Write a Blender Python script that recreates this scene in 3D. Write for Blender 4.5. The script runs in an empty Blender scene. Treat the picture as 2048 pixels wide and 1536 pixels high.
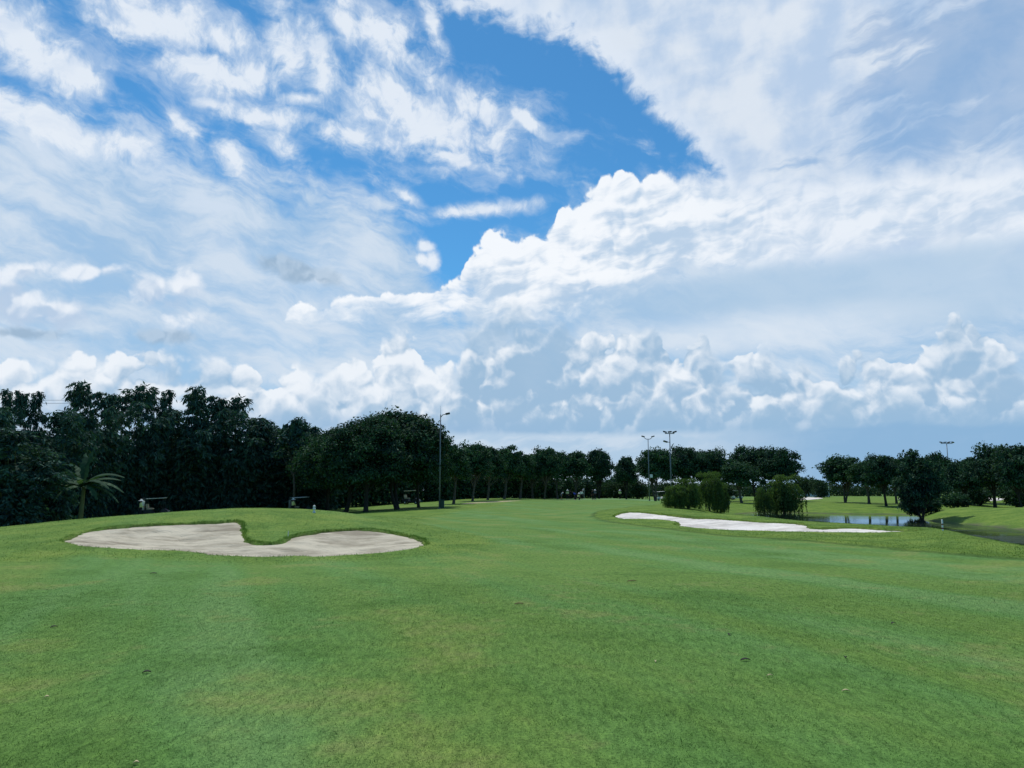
import bpy, bmesh, math, random
import numpy as np
from mathutils import Vector, Matrix

rng = np.random.default_rng(11)
random.seed(11)
scene = bpy.context.scene
COL = scene.collection

# ------------------------------------------------------------------ camera
FPX = 1538.0                       # focal length in photo pixels (2048 wide)
HOR = 982.0                        # horizon row in the photo
EYE = 1.6
PITCH = math.atan((HOR - 768.0) / FPX)
cam_d = bpy.data.cameras.new('camera')
cam = bpy.data.objects.new('camera', cam_d)
COL.objects.link(cam)
cam.location = (0, 0, EYE)
cam.rotation_euler = (math.pi / 2 + PITCH, 0, 0)
cam_d.sensor_width = 36.0
cam_d.lens = 36.0 * FPX / 2048.0
cam_d.clip_start = 0.1
cam_d.clip_end = 12000
scene.camera = cam
scene.render.resolution_x = 1024
scene.render.resolution_y = 768
cp, sp = math.cos(PITCH), math.sin(PITCH)


def ray(px, py):
    cx = (px - 1024.0) / FPX
    cy = (768.0 - py) / FPX
    return Vector((cx, cp - cy * sp, sp + cy * cp))


def at(px, py, Y):
    """world point seen at photo pixel (px, py), Y metres ahead"""
    d = ray(px, py)
    t = Y / d.y
    return Vector((d.x * t, Y, EYE + d.z * t))


def azel(px, py):
    d = ray(px, py).normalized()
    return math.degrees(math.atan2(d.x, d.y)), math.degrees(math.asin(d.z))


def lin(r, g, b):
    f = lambda c: (c / 255 / 12.92) if c / 255 <= 0.04045 else ((c / 255 + 0.055) / 1.055) ** 2.4
    return (f(r), f(g), f(b), 1.0)


# ------------------------------------------------------------------ tagging
def tag(o, label=None, cat=None, group=None, kind=None):
    if label: o['label'] = label
    if cat: o['category'] = cat
    if group: o['group'] = group
    if kind: o['kind'] = kind
    return o


def empty(name, loc, rz=0.0):
    o = bpy.data.objects.new(name, None)
    o.empty_display_size = 0.2
    COL.objects.link(o)
    o.location = loc
    o.rotation_euler = (0, 0, rz)
    return o


def mesh_obj(name, me, mat=None, parent=None):
    o = bpy.data.objects.new(name, me)
    COL.objects.link(o)
    if mat is not None:
        me.materials.append(mat)
    if parent is not None:
        o.parent = parent
    return o


def np_mesh(name, V, F, smooth=False):
    """V (n,3) float, F (m,k) int, k = 3 or 4"""
    me = bpy.data.meshes.new(name)
    V = np.asarray(V, np.float32); F = np.asarray(F, np.int32)
    k = F.shape[1]
    me.vertices.add(len(V)); me.vertices.foreach_set('co', V.ravel())
    me.loops.add(F.size); me.loops.foreach_set('vertex_index', F.ravel())
    me.polygons.add(len(F))
    me.polygons.foreach_set('loop_start', np.arange(0, F.size, k, dtype=np.int32))
    me.polygons.foreach_set('loop_total', np.full(len(F), k, np.int32))
    if smooth:
        me.polygons.foreach_set('use_smooth', np.ones(len(F), bool))
    me.update(calc_edges=True)
    return me


def vattr(me, name, vals):
    a = me.attributes.new(name, 'FLOAT', 'POINT')
    a.data.foreach_set('value', np.asarray(vals, np.float32))


def fattr(me, name, vals):
    a = me.attributes.new(name, 'FLOAT', 'FACE')
    a.data.foreach_set('value', np.asarray(vals, np.float32))


# ------------------------------------------------------------------ node helper
class NT:
    def __init__(self, tree):
        self.t = tree

    def n(self, typ, **kw):
        nd = self.t.nodes.new(typ)
        for k, v in kw.items():
            setattr(nd, k, v)
        return nd

    def link(self, a, b):
        self.t.links.new(a, b)

    def put(self, sock, v):
        if v is None:
            return
        if isinstance(v, bpy.types.NodeSocket):
            self.t.links.new(v, sock)
        else:
            if hasattr(sock.default_value, '__len__') and len(sock.default_value) == 4 and len(v) == 3:
                v = tuple(v) + (1.0,)
            sock.default_value = v

    def m(self, op, a=None, b=None, c=None, clamp=False):
        nd = self.n('ShaderNodeMath', operation=op, use_clamp=clamp)
        for i, v in enumerate((a, b, c)):
            self.put(nd.inputs[i], v)
        return nd.outputs[0]

    def vm(self, op, a=None, b=None, scale=None):
        nd = self.n('ShaderNodeVectorMath', operation=op)
        self.put(nd.inputs[0], a)
        if b is not None: self.put(nd.inputs[1], b)
        if scale is not None: self.put(nd.inputs['Scale'], scale)
        return nd.outputs['Value'] if op in ('LENGTH', 'DISTANCE', 'DOT_PRODUCT') else nd.outputs[0]

    def xyz(self, x, y, z=0.0):
        nd = self.n('ShaderNodeCombineXYZ')
        for i, v in enumerate((x, y, z)):
            self.put(nd.inputs[i], v)
        return nd.outputs[0]

    def noise(self, vec, scale, detail=4, rough=0.5, dist=0.0, out='Fac', lac=2.0, dim='3D'):
        nd = self.n('ShaderNodeTexNoise', noise_dimensions=dim)
        self.put(nd.inputs['Vector'], vec)
        nd.inputs['Scale'].default_value = scale
        nd.inputs['Detail'].default_value = detail
        nd.inputs['Roughness'].default_value = rough
        nd.inputs['Lacunarity'].default_value = lac
        nd.inputs['Distortion'].default_value = dist
        return nd.outputs[out]

    def voro(self, vec, scale, detail=0.0, rough=0.5, feature='SMOOTH_F1', smooth=0.6, out='Distance', rand=1.0, dim='3D'):
        nd = self.n('ShaderNodeTexVoronoi', feature=feature, voronoi_dimensions=dim)
        self.put(nd.inputs['Vector'], vec)
        nd.inputs['Scale'].default_value = scale
        nd.inputs['Detail'].default_value = detail
        nd.inputs['Roughness'].default_value = rough
        if 'Smoothness' in nd.inputs and feature == 'SMOOTH_F1':
            nd.inputs['Smoothness'].default_value = smooth
        nd.inputs['Randomness'].default_value = rand
        return nd.outputs[out]

    def mapping(self, vec, loc=(0, 0, 0), rot=(0, 0, 0), sc=(1, 1, 1), typ='POINT'):
        nd = self.n('ShaderNodeMapping', vector_type=typ)
        self.put(nd.inputs['Vector'], vec)
        nd.inputs['Location'].default_value = loc
        nd.inputs['Rotation'].default_value = rot
        nd.inputs['Scale'].default_value = sc
        return nd.outputs[0]

    def mix(self, fac, a, b, blend='MIX'):
        nd = self.n('ShaderNodeMix', data_type='RGBA', blend_type=blend)
        self.put(nd.inputs[0], fac)
        self.put(nd.inputs[6], a)
        self.put(nd.inputs[7], b)
        return nd.outputs[2]

    def ss(self, x, lo, hi, a=0.0, b=1.0):
        nd = self.n('ShaderNodeMapRange', interpolation_type='SMOOTHSTEP')
        self.put(nd.inputs[0], x)
        for i, v in enumerate((lo, hi, a, b)):
            self.put(nd.inputs[i + 1], v)
        return nd.outputs[0]

    def lr(self, x, lo, hi, a=0.0, b=1.0):
        nd = self.n('ShaderNodeMapRange', clamp=True)
        self.put(nd.inputs[0], x)
        for i, v in enumerate((lo, hi, a, b)):
            self.put(nd.inputs[i + 1], v)
        return nd.outputs[0]

    def ramp(self, x, stops, interp='LINEAR'):
        nd = self.n('ShaderNodeValToRGB')
        cr = nd.color_ramp
        cr.interpolation = interp
        while len(cr.elements) > 1:
            cr.elements.remove(cr.elements[-1])
        cr.elements[0].position = stops[0][0]
        cr.elements[0].color = tuple(stops[0][1])
        for p, c in stops[1:]:
            e = cr.elements.new(p); e.color = tuple(c)
        self.put(nd.inputs[0], x)
        return nd.outputs[0]

    def curve(self, x01, pts):
        nd = self.n('ShaderNodeFloatCurve')
        cv = nd.mapping.curves[0]
        pts = sorted(pts)
        while len(cv.points) < len(pts):
            cv.points.new(0.5, 0.5)
        for p, q in zip(cv.points, pts):
            p.location = q
            p.handle_type = 'VECTOR'
        nd.mapping.update()
        self.put(nd.inputs['Value'], x01)
        return nd.outputs[0]
# ------------------------------------------------------------------ sky and sun
SUN_EL, SUN_AZ = 62.0, -20.0       # degrees; azimuth from straight ahead, minus = left
world = bpy.data.worlds.new('World')
scene.world = world
world.use_nodes = True
wt = world.node_tree
wt.nodes.clear()
W = NT(wt)
out = W.n('ShaderNodeOutputWorld')
sky = W.n('ShaderNodeTexSky', sky_type='NISHITA')
sky.sun_disc = False
sky.sun_elevation = math.radians(SUN_EL)
sky.sun_rotation = math.radians(SUN_AZ)
sky.air_density = 1.0
sky.dust_density = 0.2
sky.ozone_density = 2.5
dirv = W.n('ShaderNodeTexCoord').outputs['Generated']
sep = W.n('ShaderNodeSeparateXYZ')
W.link(dirv, sep.inputs[0])
AZ = W.m('MULTIPLY', W.m('ARCTAN2', sep.outputs[0], sep.outputs[1]), 180 / math.pi)
EL = W.m('MULTIPLY', W.m('ARCSINE', sep.outputs[2]), 180 / math.pi)
P = W.xyz(AZ, EL, 0.0)
AZR, EL0, ELR = 42.0, -5.0, 46.0


def acurve(azs, pix):
    pts = []
    for x, y in pix:
        a, e = azel(x, y)
        pts.append((min(1, max(0, (a + AZR) / (2 * AZR))), min(1, max(0, (e - EL0) / ELR))))
    pts.sort()
    q = [pts[0]]
    for p in pts[1:]:
        if p[0] > q[-1][0] + 1e-4:
            q.append(p)
    if q[0][0] > 0.001: q.insert(0, (0.0, q[0][1]))
    if q[-1][0] < 0.999: q.append((1.0, q[-1][1]))
    c = W.curve(W.m('MULTIPLY_ADD', azs, 1 / (2 * AZR), 0.5, clamp=True), q)
    return W.m('MULTIPLY_ADD', c, ELR, EL0)


def centred(x, k):                 # (x - 0.5) * k
    return W.m('MULTIPLY_ADD', x, k, -0.5 * k)


def blob_field(vec, blobs, sharp=0.25):
    """blobs in photo pixels (cx, cy, rx, ry, rot deg ccw); returns 1 at centre, 0 on the outline"""
    f = None
    for cx, cy, rx, ry, rot in blobs:
        a, e = azel(cx, cy)
        k = 26.8
        mp = W.mapping(vec, (a, e, 0), (0, 0, math.radians(rot)), (rx / k, ry / k, 1.0), 'TEXTURE')
        d = W.vm('LENGTH', mp)
        if f is None:
            f = d
        else:
            nd = W.n('ShaderNodeMath', operation='SMOOTH_MIN')
            W.put(nd.inputs[0], f); W.put(nd.inputs[1], d); nd.inputs[2].default_value = sharp
            f = nd.outputs[0]
    return W.m('SUBTRACT', 1.0, f)


# shared fields -----------------------------------------------------------
warp = W.noise(P, 0.16, 4, 0.55, out='Color', dim='2D')
wv = W.vm('SCALE', W.vm('SUBTRACT', warp, (0.5, 0.5, 0.5)), scale=3.0)
PW = W.vm('ADD', P, wv)
fine = W.noise(PW, 0.55, 9, 0.62, dim='2D')                          # ragged fractal
tilt = W.mapping(PW, (0, 0, 0), (0, 0, math.radians(-14)), (3.1, 1.0, 1.0), 'TEXTURE')
streak = W.noise(tilt, 0.55, 7, 0.6, dim='2D')                       # streaks rising to the left
tilt2 = W.mapping(PW, (3, 7, 0), (0, 0, math.radians(10)), (4.5, 1.0, 1.0), 'TEXTURE')
streak2 = W.noise(tilt2, 0.7, 7, 0.57, dim='2D')                     # streaks rising to the right
soft = W.noise(P, 0.10, 3, 0.5, dim='2D')
P2 = W.vm('ADD', P, W.vm('SCALE', W.vm('SUBTRACT', W.noise(P, 0.5, 3, 0.5, out='Color', dim='2D'), (0.5, 0.5, 0.5)), scale=1.6))
bil = W.voro(P2, 0.40, 2.0, 0.45, feature='F1', dim='2D')
P2o = W.vm('ADD', P2, (-0.22, 0.55, 0))
bilo = W.voro(P2o, 0.40, 2.0, 0.45, feature='F1', dim='2D')
bil = W.m('MULTIPLY', W.m('MULTIPLY', bil, bil), 1.25)
bilo = W.m('MULTIPLY', W.m('MULTIPLY', bilo, bilo), 1.25)
emb = W.m('SUBTRACT', bilo, bil)                           # > 0 on the sun side of a billow
bill = W.m('SUBTRACT', 0.45, bil)                          # bump outwards at billow centres

cW = lin(240, 246, 254)
cV = lin(200, 217, 239)
cG = lin(160, 190, 218)
cD = lin(140, 170, 203)
A = 0.0
layers = []                                                # (colour socket, alpha socket)

# 1. thin veil, everything under one long ragged edge
veil_top = [(-200, 170), (0, 190), (100, 195), (200, 222), (280, 262), (330, 300), (400, 285), (480, 315), (560, 345),
            (640, 345), (700, 352), (760, 388), (800, 425), (850, 490), (890, 575), (925, 580), (950, 510), (1000, 480), (1060, 490),
            (1110, 480), (1130, 420), (1190, 395), (1240, 360), (1340, 365), (1400, 345), (1480, 330), (2300, 290)]
vt = acurve(AZ, veil_top)
dv = W.m('SUBTRACT', vt, W.m('SUBTRACT', EL, W.m('ADD', centred(streak, 6.0), centred(fine, 3.0))))
av = W.m('MULTIPLY', W.ss(dv, -1.6, 3.2), W.lr(streak, 0.25, 0.62, 0.80, 0.97))
cv_ = W.mix(W.ss(W.m('ADD', W.m('MULTIPLY', streak, 0.6), W.m('MULTIPLY', soft, 0.5)), 0.38, 0.72), lin(166, 197, 227), lin(210, 224, 239))
layers.append((cv_, av))

# 2. broad white wedge entering from the upper right
wedge_bot = [(-300, -900), (700, -400), (800, -90), (860, 0), (900, 18), (950, 46), (1000, 66), (1050, 84), (1100, 95), (1150, 112), (1200, 140),
             (1240, 178), (1262, 200), (1290, 228), (1320, 248), (1350, 278), (1372, 302), (1400, 330), (1450, 380), (1500, 520), (2300, 700)]
wb = acurve(AZ, wedge_bot)
dw = W.m('SUBTRACT', W.m('ADD', EL, W.m('ADD', centred(fine, 3.2), centred(streak2, 3.0))), wb)
gx = azel(1900, 150)
hole = blob_field(P, [(1960, 120, 330, 150, 25), (1930, 260, 260, 70, 10), (2150, 20, 330, 180, 0)], 0.3)
hole = W.ss(W.m('ADD', hole, centred(streak2, 2.6)), -0.15, 0.65)
aw = W.m('MULTIPLY', W.ss(dw, -0.2, 2.0), W.m('SUBTRACT', 0.97, W.m('MULTIPLY', hole, 0.42)))
softw = W.noise(W.vm('ADD', P, W.vm('SCALE', wv, scale=0.4)), 0.24, 5, 0.5, dim='2D')
cw_ = W.mix(W.ss(W.m('ADD', W.m('MULTIPLY', softw, 0.8), W.m('MULTIPLY', streak2, 0.25)), 0.38, 0.68), lin(184, 206, 233), lin(223, 232, 243))
# brighter along the sunlit rim
cw_ = W.mix(W.m('MULTIPLY', W.ss(dw, 4.5, 0.8), 0.7), cw_, lin(228, 237, 249))
layers.append((cw_, aw))

# 3. broken fair-weather clouds, upper left
upper = [(330, 42, 165, 50, 0), (230, 50, 75, 30, -8), (440, 78, 80, 26, -18), (470, 150, 145, 42, 8), (400, 132, 90, 30, 10),
         (580, 90, 50, 100, 28), (640, 130, 45, 70, 20), (690, 50, 38, 62, 25), (770, 70, 90, 45, -20), (790, 110, 80, 40, -5), (868, 55, 20, 60, 25),
         (850, 250, 235, 66, -8), (780, 180, 100, 60, -15), (950, 215, 130, 46, -14), (1050, 240, 70, 20, -28), (900, 310, 120, 22, -10), (690, 270, 95, 32, -8),
         (110, 250, 200, 42, -14), (40, 222, 90, 40, -10), (260, 292, 70, 24, -14), (360, 248, 45, 20, -25), (160, 160, 40, 50, 40),
         (552, 280, 55, 26, -20), (462, 318, 45, 32, -30), (600, 196, 48, 13, 4), (420, 206, 40, 12, 0), (520, 230, 110, 26, 0), (820, 395, 40, 12, -30),
         (960, 420, 130, 14, 8), (55, 90, 130, 60, -25)]
fu = blob_field(W.vm('ADD', P, W.vm('SCALE', wv, scale=0.28)), upper, 0.22)
du = W.m('ADD', W.m('MULTIPLY', fu, 1.1), W.m('ADD', centred(fine, 2.4), centred(streak, 1.0)))
au = W.m('MULTIPLY', W.ss(du, -0.1, 0.95), 0.94)
gauze = W.m('MULTIPLY', W.ss(W.m('ADD', fu, W.m('ADD', centred(streak, 2.6), centred(fine, 1.2))), -0.75, 0.55), 0.50)
layers.append((lin(206, 222, 242), gauze))
cu_ = W.mix(W.ss(W.m('ADD', du, centred(soft, 0.8)), 0.15, 0.9), lin(202, 219, 240), lin(230, 238, 248))
cu_ = W.mix(W.m('MULTIPLY', W.ss(streak2, 0.52, 0.75), 0.35), cu_, lin(190, 210, 236))
layers.append((cu_, au))

# 4. the tall white cumulus head and the bright band running right from it
head_top = [(-300, 1500), (560, 640), (600, 596), (690, 595), (790, 584), (860, 572), (892, 560),
            (922, 552), (932, 520), (942, 490), (965, 472), (988, 450), (1012, 457), (1030, 474), (1060, 470), (1082, 464), (1108, 456), (1112, 425),
            (1122, 408), (1150, 396), (1188, 378), (1200, 358), (1240, 340), (1290, 338), (1330, 344), (1360, 352), (1420, 334), (1500, 328),
            (1620, 330), (1750, 318), (1900, 290), (2048, 278), (2300, 260)]
ht = acurve(AZ, head_top)
dh = W.m('ADD', W.m('SUBTRACT', ht, EL), W.m('ADD', W.m('MULTIPLY', bill, 0.7), centred(fine, 1.0)))
right_soft = W.ss(AZ, azel(1300, 340)[0], azel(1480, 340)[0], 0.32, 2.6)
ah = W.ss(dh, 0.0, right_soft)
head_bot = [(-300, 900), (560, 640), (620, 640), (760, 620), (860, 640), (950, 610), (1040, 640), (1110, 640), (1200, 610), (1300, 570), (1420, 540), (1520, 522), (1700, 508), (1900, 500), (2048, 492), (2300, 485)]
hb = acurve(AZ, head_bot)
db = W.m('ADD', W.m('SUBTRACT', EL, hb), W.m('ADD', centred(streak2, 4.5), centred(fine, 1.5)))
ah = W.m('MULTIPLY', W.m('MULTIPLY', ah, W.ss(db, -0.7, 1.5)), 0.98)
hsh = W.m('ADD', W.m('MULTIPLY', streak2, 1.0), W.m('MULTIPLY', W.ss(dh, 4.0, 0.2), 0.22))
hsh = W.m('ADD', hsh, W.m('MULTIPLY', emb, 0.18))
ch_ = W.mix(W.ss(hsh, 0.28, 0.70), lin(184, 207, 231), lin(246, 250, 255))
ch_ = W.mix(W.m('MULTIPLY', W.ss(AZ, 8.0, 24.0), 0.35), ch_, lin(205, 220, 239))
layers.append((ch_, ah))

grey_r = blob_field(P, [(1660, 572, 560, 62, 1), (1950, 590, 300, 60, 0)])
layers.append((lin(174, 202, 228), W.m('MULTIPLY', W.ss(W.m('ADD', grey_r, centred(streak2, 0.5)), -0.1, 0.6), 0.8)))

# smooth pale glow low on the right between the two cumulus decks
glow = blob_field(P, [(1500, 665, 420, 50, 2)])
layers.append((lin(220, 231, 243), W.m('MULTIPLY', W.ss(glow, -0.2, 0.9), 0.75)))

# 5. isolated puffs over the left half
puffs = [(850, 492, 24, 14, 0), (864, 525, 20, 26, 0), (846, 520, 20, 16, 0), (300, 585, 48, 38, 0), (365, 575, 42, 40, 0), (350, 625, 55, 38, 0), (20, 600, 70, 52, 0), (110, 625, 60, 34, -8), (60, 540, 60, 30, 20),
         (180, 545, 70, 16, 12)]
fp = blob_field(P, puffs, 0.3)
dp = W.m('ADD', W.m('ADD', fp, 0.12), W.m('ADD', W.m('MULTIPLY', bill, 0.45), centred(fine, 1.1)))
ap = W.m('MULTIPLY', W.ss(dp, -0.05, 0.75), 0.88)
cp_ = W.mix(W.ss(W.m('ADD', W.m('MULTIPLY', emb, 0.7), W.m('MULTIPLY', W.lr(EL, 10.5, 15.5), 0.75)), 0.0, 0.75), lin(186, 206, 230), lin(240, 245, 252))
layers.append((cp_, ap))
greys = [(600, 545, 78, 26, -8), (560, 525, 40, 18, 0), (330, 672, 55, 16, 3), (40, 668, 90, 12, 4)]
fg = blob_field(P, greys, 0.3)
dg = W.m('ADD', W.m('ADD', fg, 0.2), W.m('ADD', W.m('MULTIPLY', bill, 0.5), centred(fine, 1.2)))
layers.append((W.mix(W.ss(W.m('ADD', emb, centred(fine, 1.0)), -0.2, 0.5), lin(154, 180, 205), lin(182, 203, 224)), W.m('MULTIPLY', W.ss(dg, -0.05, 0.75), 0.85)))

# 6. long lower cumulus bank
bank_top = [(-300, 720), (0, 705), (80, 712), (160, 690), (220, 715), (300, 702), (345, 690), (400, 690), (440, 700), (480, 728), (545, 745), (560, 722), (600, 708), (628, 722),
            (680, 712), (705, 698), (742, 694), (756, 665), (775, 653), (800, 652), (830, 668), (852, 698), (900, 715), (916, 745), (930, 660), (960, 618), (1000, 600), (1060, 606), (1110, 640), (1150, 664), (1240, 650),
            (1290, 650), (1335, 658), (1362, 672), (1402, 674), (1432, 692), (1455, 712), (1500, 694), (1525, 680), (1550, 692), (1600, 712), (1625, 752), (1662, 752), (1700, 702),
            (1760, 690), (1800, 696), (1860, 690), (1885, 668), (1900, 640), (1932, 616), (1972, 640), (2005, 662), (2048, 700), (2300, 690)]
bt = acurve(AZ, bank_top)
dk = W.m('ADD', W.m('SUBTRACT', bt, EL), W.m('ADD', W.m('MULTIPLY', bill, 1.5), centred(fine, 0.9)))
colm = W.m('MULTIPLY', W.ss(AZ, azel(895, 700)[0], azel(945, 700)[0]), W.ss(AZ, azel(1180, 700)[0], azel(1080, 700)[0]))
ak = W.m('MULTIPLY', W.ss(dk, W.m('MULTIPLY', colm, -1.2), W.m('ADD', W.m('MULTIPLY_ADD', colm, 1.4, 0.3), W.ss(softw, 0.42, 0.62, 0.0, 1.8))), W.ss(soft, 0.25, 0.5, 0.8, 0.97))
left_bright = W.ss(AZ, azel(930, 700)[0], azel(860, 700)[0])
ksh = W.m('ADD', W.m('MULTIPLY', emb, 0.58), W.m('MULTIPLY', W.ss(dk, 5.5, 0.0), 0.38))
ksh = W.m('ADD', ksh, W.m('MULTIPLY', left_bright, 0.24))
ksh = W.m('SUBTRACT', W.m('ADD', ksh, W.m('ADD', centred(soft, 0.9), centred(fine, 0.7))), W.m('MULTIPLY', colm, 0.16))
ck_ = W.mix(W.ss(ksh, -0.10, 0.80), lin(156, 188, 217), lin(238, 244, 251))
layers.append((ck_, ak))

# 7. nearer bank, low and bright on the right
front_top = [(-300, 830), (0, 800), (200, 790), (420, 800), (600, 790), (640, 770), (700, 775), (800, 790), (860, 830), (930, 880), (1000, 850), (1060, 815), (1100, 800), (1150, 815), (1195, 795), (1225, 830), (1260, 850), (1290, 790),
             (1330, 775), (1370, 800), (1440, 820), (1500, 800), (1535, 775), (1570, 762), (1610, 785), (1650, 760), (1690, 730), (1720, 720), (1750, 745), (1800, 770), (1850, 790),
             (1920, 800), (1980, 790), (2048, 800), (2300, 790)]
ft = acurve(AZ, front_top)
df = W.m('ADD', W.m('SUBTRACT', ft, EL), W.m('ADD', W.m('MULTIPLY', bill, 1.7), centred(fine, 1.2)))
af = W.m('MULTIPLY', W.ss(df, 0.0, W.ss(soft, 0.35, 0.65, 0.5, 2.2)), W.ss(fine, 0.3, 0.62, 0.35, 0.95))
fsh = W.m('ADD', W.m('ADD', W.m('MULTIPLY', emb, 0.75), centred(fine, 0.9)), W.m('MULTIPLY', W.ss(df, 2.2, 0.1), 0.62))
cf_ = W.mix(W.ss(fsh, -0.1, 0.9), lin(158, 190, 218), lin(232, 240, 249))
layers.append((cf_, af))

# 8. haze bands over the horizon
h0 = azel(1024, 866)[1]
flat = W.m('ADD', EL, centred(streak2, 1.2))
band = W.m('MULTIPLY', W.ss(flat, h0 + 1.9, h0 + 0.1), 0.85)
cb_ = W.mix(W.ss(AZ, -6.0, 6.0), lin(152, 186, 219), lin(150, 186, 218))
layers.append((cb_, W.m('MULTIPLY', band, 0.85)))
low = W.ss(flat, h0 + 0.25, h0 - 0.35)
rb = W.ss(W.m('ADD', AZ, centred(streak2, 8.0)), azel(1300, 870)[0], azel(1720, 870)[0])
lb = W.ss(AZ, azel(860, 870)[0], azel(930, 870)[0])
cl_ = W.mix(rb, W.mix(W.ss(streak2, 0.35, 0.65), lin(178, 204, 228), lin(204, 220, 236)), lin(140, 180, 216))
layers.append((cl_, W.m('MULTIPLY', low, 0.9)))

# clear, darker sky over and behind the photographer
front_side = W.ss(W.m('ABSOLUTE', AZ), 62.0, 48.0)
below_top = W.ss(EL, 62.0, 44.0)
vis = W.m('MAXIMUM', W.m('MULTIPLY', front_side, below_top), W.m('MULTIPLY', W.ss(fine, 0.5, 0.62), 0.5))

C, INV = None, None
for c, a in layers:
    C = c if C is None else W.mix(a, C, c)
    inv = W.m('SUBTRACT', 1.0, a)
    INV = inv if INV is None else W.m('MULTIPLY', INV, inv)
ALPHA = W.m('MULTIPLY', W.m('SUBTRACT', 1.0, INV), vis)
bg1 = W.n('ShaderNodeBackground'); bg1.inputs['Strength'].default_value = 0.10
W.link(W.mix(1.0, sky.outputs[0], (0.40, 0.92, 1.16, 1.0), 'MULTIPLY'), bg1.inputs['Color'])
bg2 = W.n('ShaderNodeBackground'); bg2.inputs['Strength'].default_value = 1.0
W.link(C, bg2.inputs['Color'])
ms = W.n('ShaderNodeMixShader')
W.link(ALPHA, ms.inputs[0]); W.link(bg1.outputs[0], ms.inputs[1]); W.link(bg2.outputs[0], ms.inputs[2])
W.link(ms.outputs[0], out.inputs['Surface'])
world.cycles.sampling_method = 'MANUAL'
world.cycles.sample_map_resolution = 512

sun_d = bpy.data.lights.new('sun', 'SUN')
sun_d.energy = 3.0
sun_d.angle = math.radians(0.5)
sun_d.color = (1.0, 0.95, 0.87)
sun = bpy.data.objects.new('sun', sun_d)
COL.objects.link(sun)
sv = Vector((math.sin(math.radians(SUN_AZ)) * math.cos(math.radians(SUN_EL)),
             math.cos(math.radians(SUN_AZ)) * math.cos(math.radians(SUN_EL)), math.sin(math.radians(SUN_EL))))
sun.rotation_euler = sv.to_track_quat('Z', 'Y').to_euler()
sun.location = sv * 200

vs = scene.view_settings
vs.view_transform = 'Standard'; vs.look = 'None'; vs.exposure = 0.0; vs.gamma = 1.0; vs.use_curve_mapping = False
# ------------------------------------------------------------------ terrain heights
# control points: (photo column, metres ahead, row the surface is seen at, or None with z given)
CTRL = []


def cp_row(px, pts):
    for Y, py in pts:
        if isinstance(py, str):
            z = float(py)
            x = (px - 1024) / FPX * Y * 1.02
            CTRL.append((x, Y, z))
        else:
            p = at(px, py, Y)
            CTRL.append((p.x, p.y, p.z))


cp_row(-250, [(4, '0'), (9, '0'), (16, '0'), (22, '0.05'), (28, '-0.15'), (40, '-0.7'), (65, '-1.3'), (110, '-1.3'), (250, '-1')])
cp_row(0, [(4, '0'), (9, '0'), (16, '0.02'), (20, '0.07'), (27, 1068), (34, '-0.05'), (45, '-0.75'), (62, 1052), (85, '-1.35'), (130, '-1.2'), (250, '-0.8')])
cp_row(150, [(4, '0'), (9, '0'), (15, '0'), (21.5, 1092), (25, 1068), (29, 1046), (36, '0.2'), (48, '-0.6'), (62, '-1.2'), (90, '-1.35')])
cp_row(300, [(9, '0'), (15, '-0.01'), (20.5, 1104), (26.5, 1052), (30.5, 1031), (38, '0.33'), (52, '-0.45'), (80, 1033.5), (100, '-1.25'), (140, '-1')])
cp_row(480, [(4, '0'), (9, '0'), (15, '-0.02'), (19.5, 1117), (23, 1088), (27.5, 1044), (32, 1019), (40, '0.5'), (55, '-0.25'), (85, '-1.1'), (130, '-0.9'), (250, '-0.5')])
cp_row(640, [(9, '0'), (15, '-0.02'), (19.3, 1117), (25.5, 1064), (33, 1021.5), (40, '0.42'), (52, '-0.15'), (70, '-0.7'), (90, '-1.0'), (140, '-0.7')])
cp_row(760, [(9, '0'), (15, '-0.02'), (19.8, 1112), (26, 1062), (33, 1037), (44, '0.12'), (60, '-0.25'), (72, 1024), (85, 1019), (110, '-0.6'), (160, '-0.4')])
cp_row(870, [(4, '0'), (9, '0'), (15, '-0.02'), (21.5, 1092), (28, 1063), (36, 1047), (52, 1031), (70, 1021), (85, 1015), (105, 1006), (140, '-0.1'), (250, '0')])
cp_row(1024, [(9, '0'), (15, '-0.02'), (19.5, 1117), (30, 1061), (42, 1041), (57, 1026), (75, 1015), (92, 1009), (112, 1002), (130, 997), (150, '0.2'), (250, '0.2')])
cp_row(1150, [(4, '0'), (9, '0'), (20, 1114), (32, 1058), (48, 1035), (65, 1022), (90, 1011), (115, 1004), (135, 1000), (146, 999), (165, '-0.05'), (250, '0.1')])
cp_row(1250, [(15, '-0.02'), (30, 1063), (41, 1043), (47, 1031), (52, 1019.5), (62, '0.25'), (85, 1011), (110, 1003), (140, 999), (160, 997), (175, '-0.1')])
cp_row(1340, [(15, '0'), (30, 1064), (38, 1050), (44, 1036), (49, 1022), (58, '0.1'), (75, '-0.3'), (95, 1012), (120, 1003.5), (150, '-0.6')])
cp_row(1420, [(9, '0'), (22, 1100), (32, 1066), (40, 1044), (45, 1029.5), (54, '-0.1'), (66, '-0.6'), (84, 1025), (100, 1013), (125, 1004), (160, '-0.4'), (250, '0')])
cp_row(1500, [(9, '0'), (20, 1112), (32, 1067), (38, 1050), (42, 1034), (50, '-0.2'), (60, '-1.2'), (70, '-2.4'), (92, '-2.3'), (103, '-1.45'), (107, 1020), (125, 1008), (150, 999), (180, '-0.2')])
cp_row(1600, [(9, '0'), (20, 1112), (30, 1068), (35, 1056), (39, 1042.5), (46, '-0.5'), (55, '-1.5'), (63, '-2.5'), (94, '-2.4'), (101, '-1.45'), (105, 1021), (120, 1009.5), (150, 999.5), (200, '0')])
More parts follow.
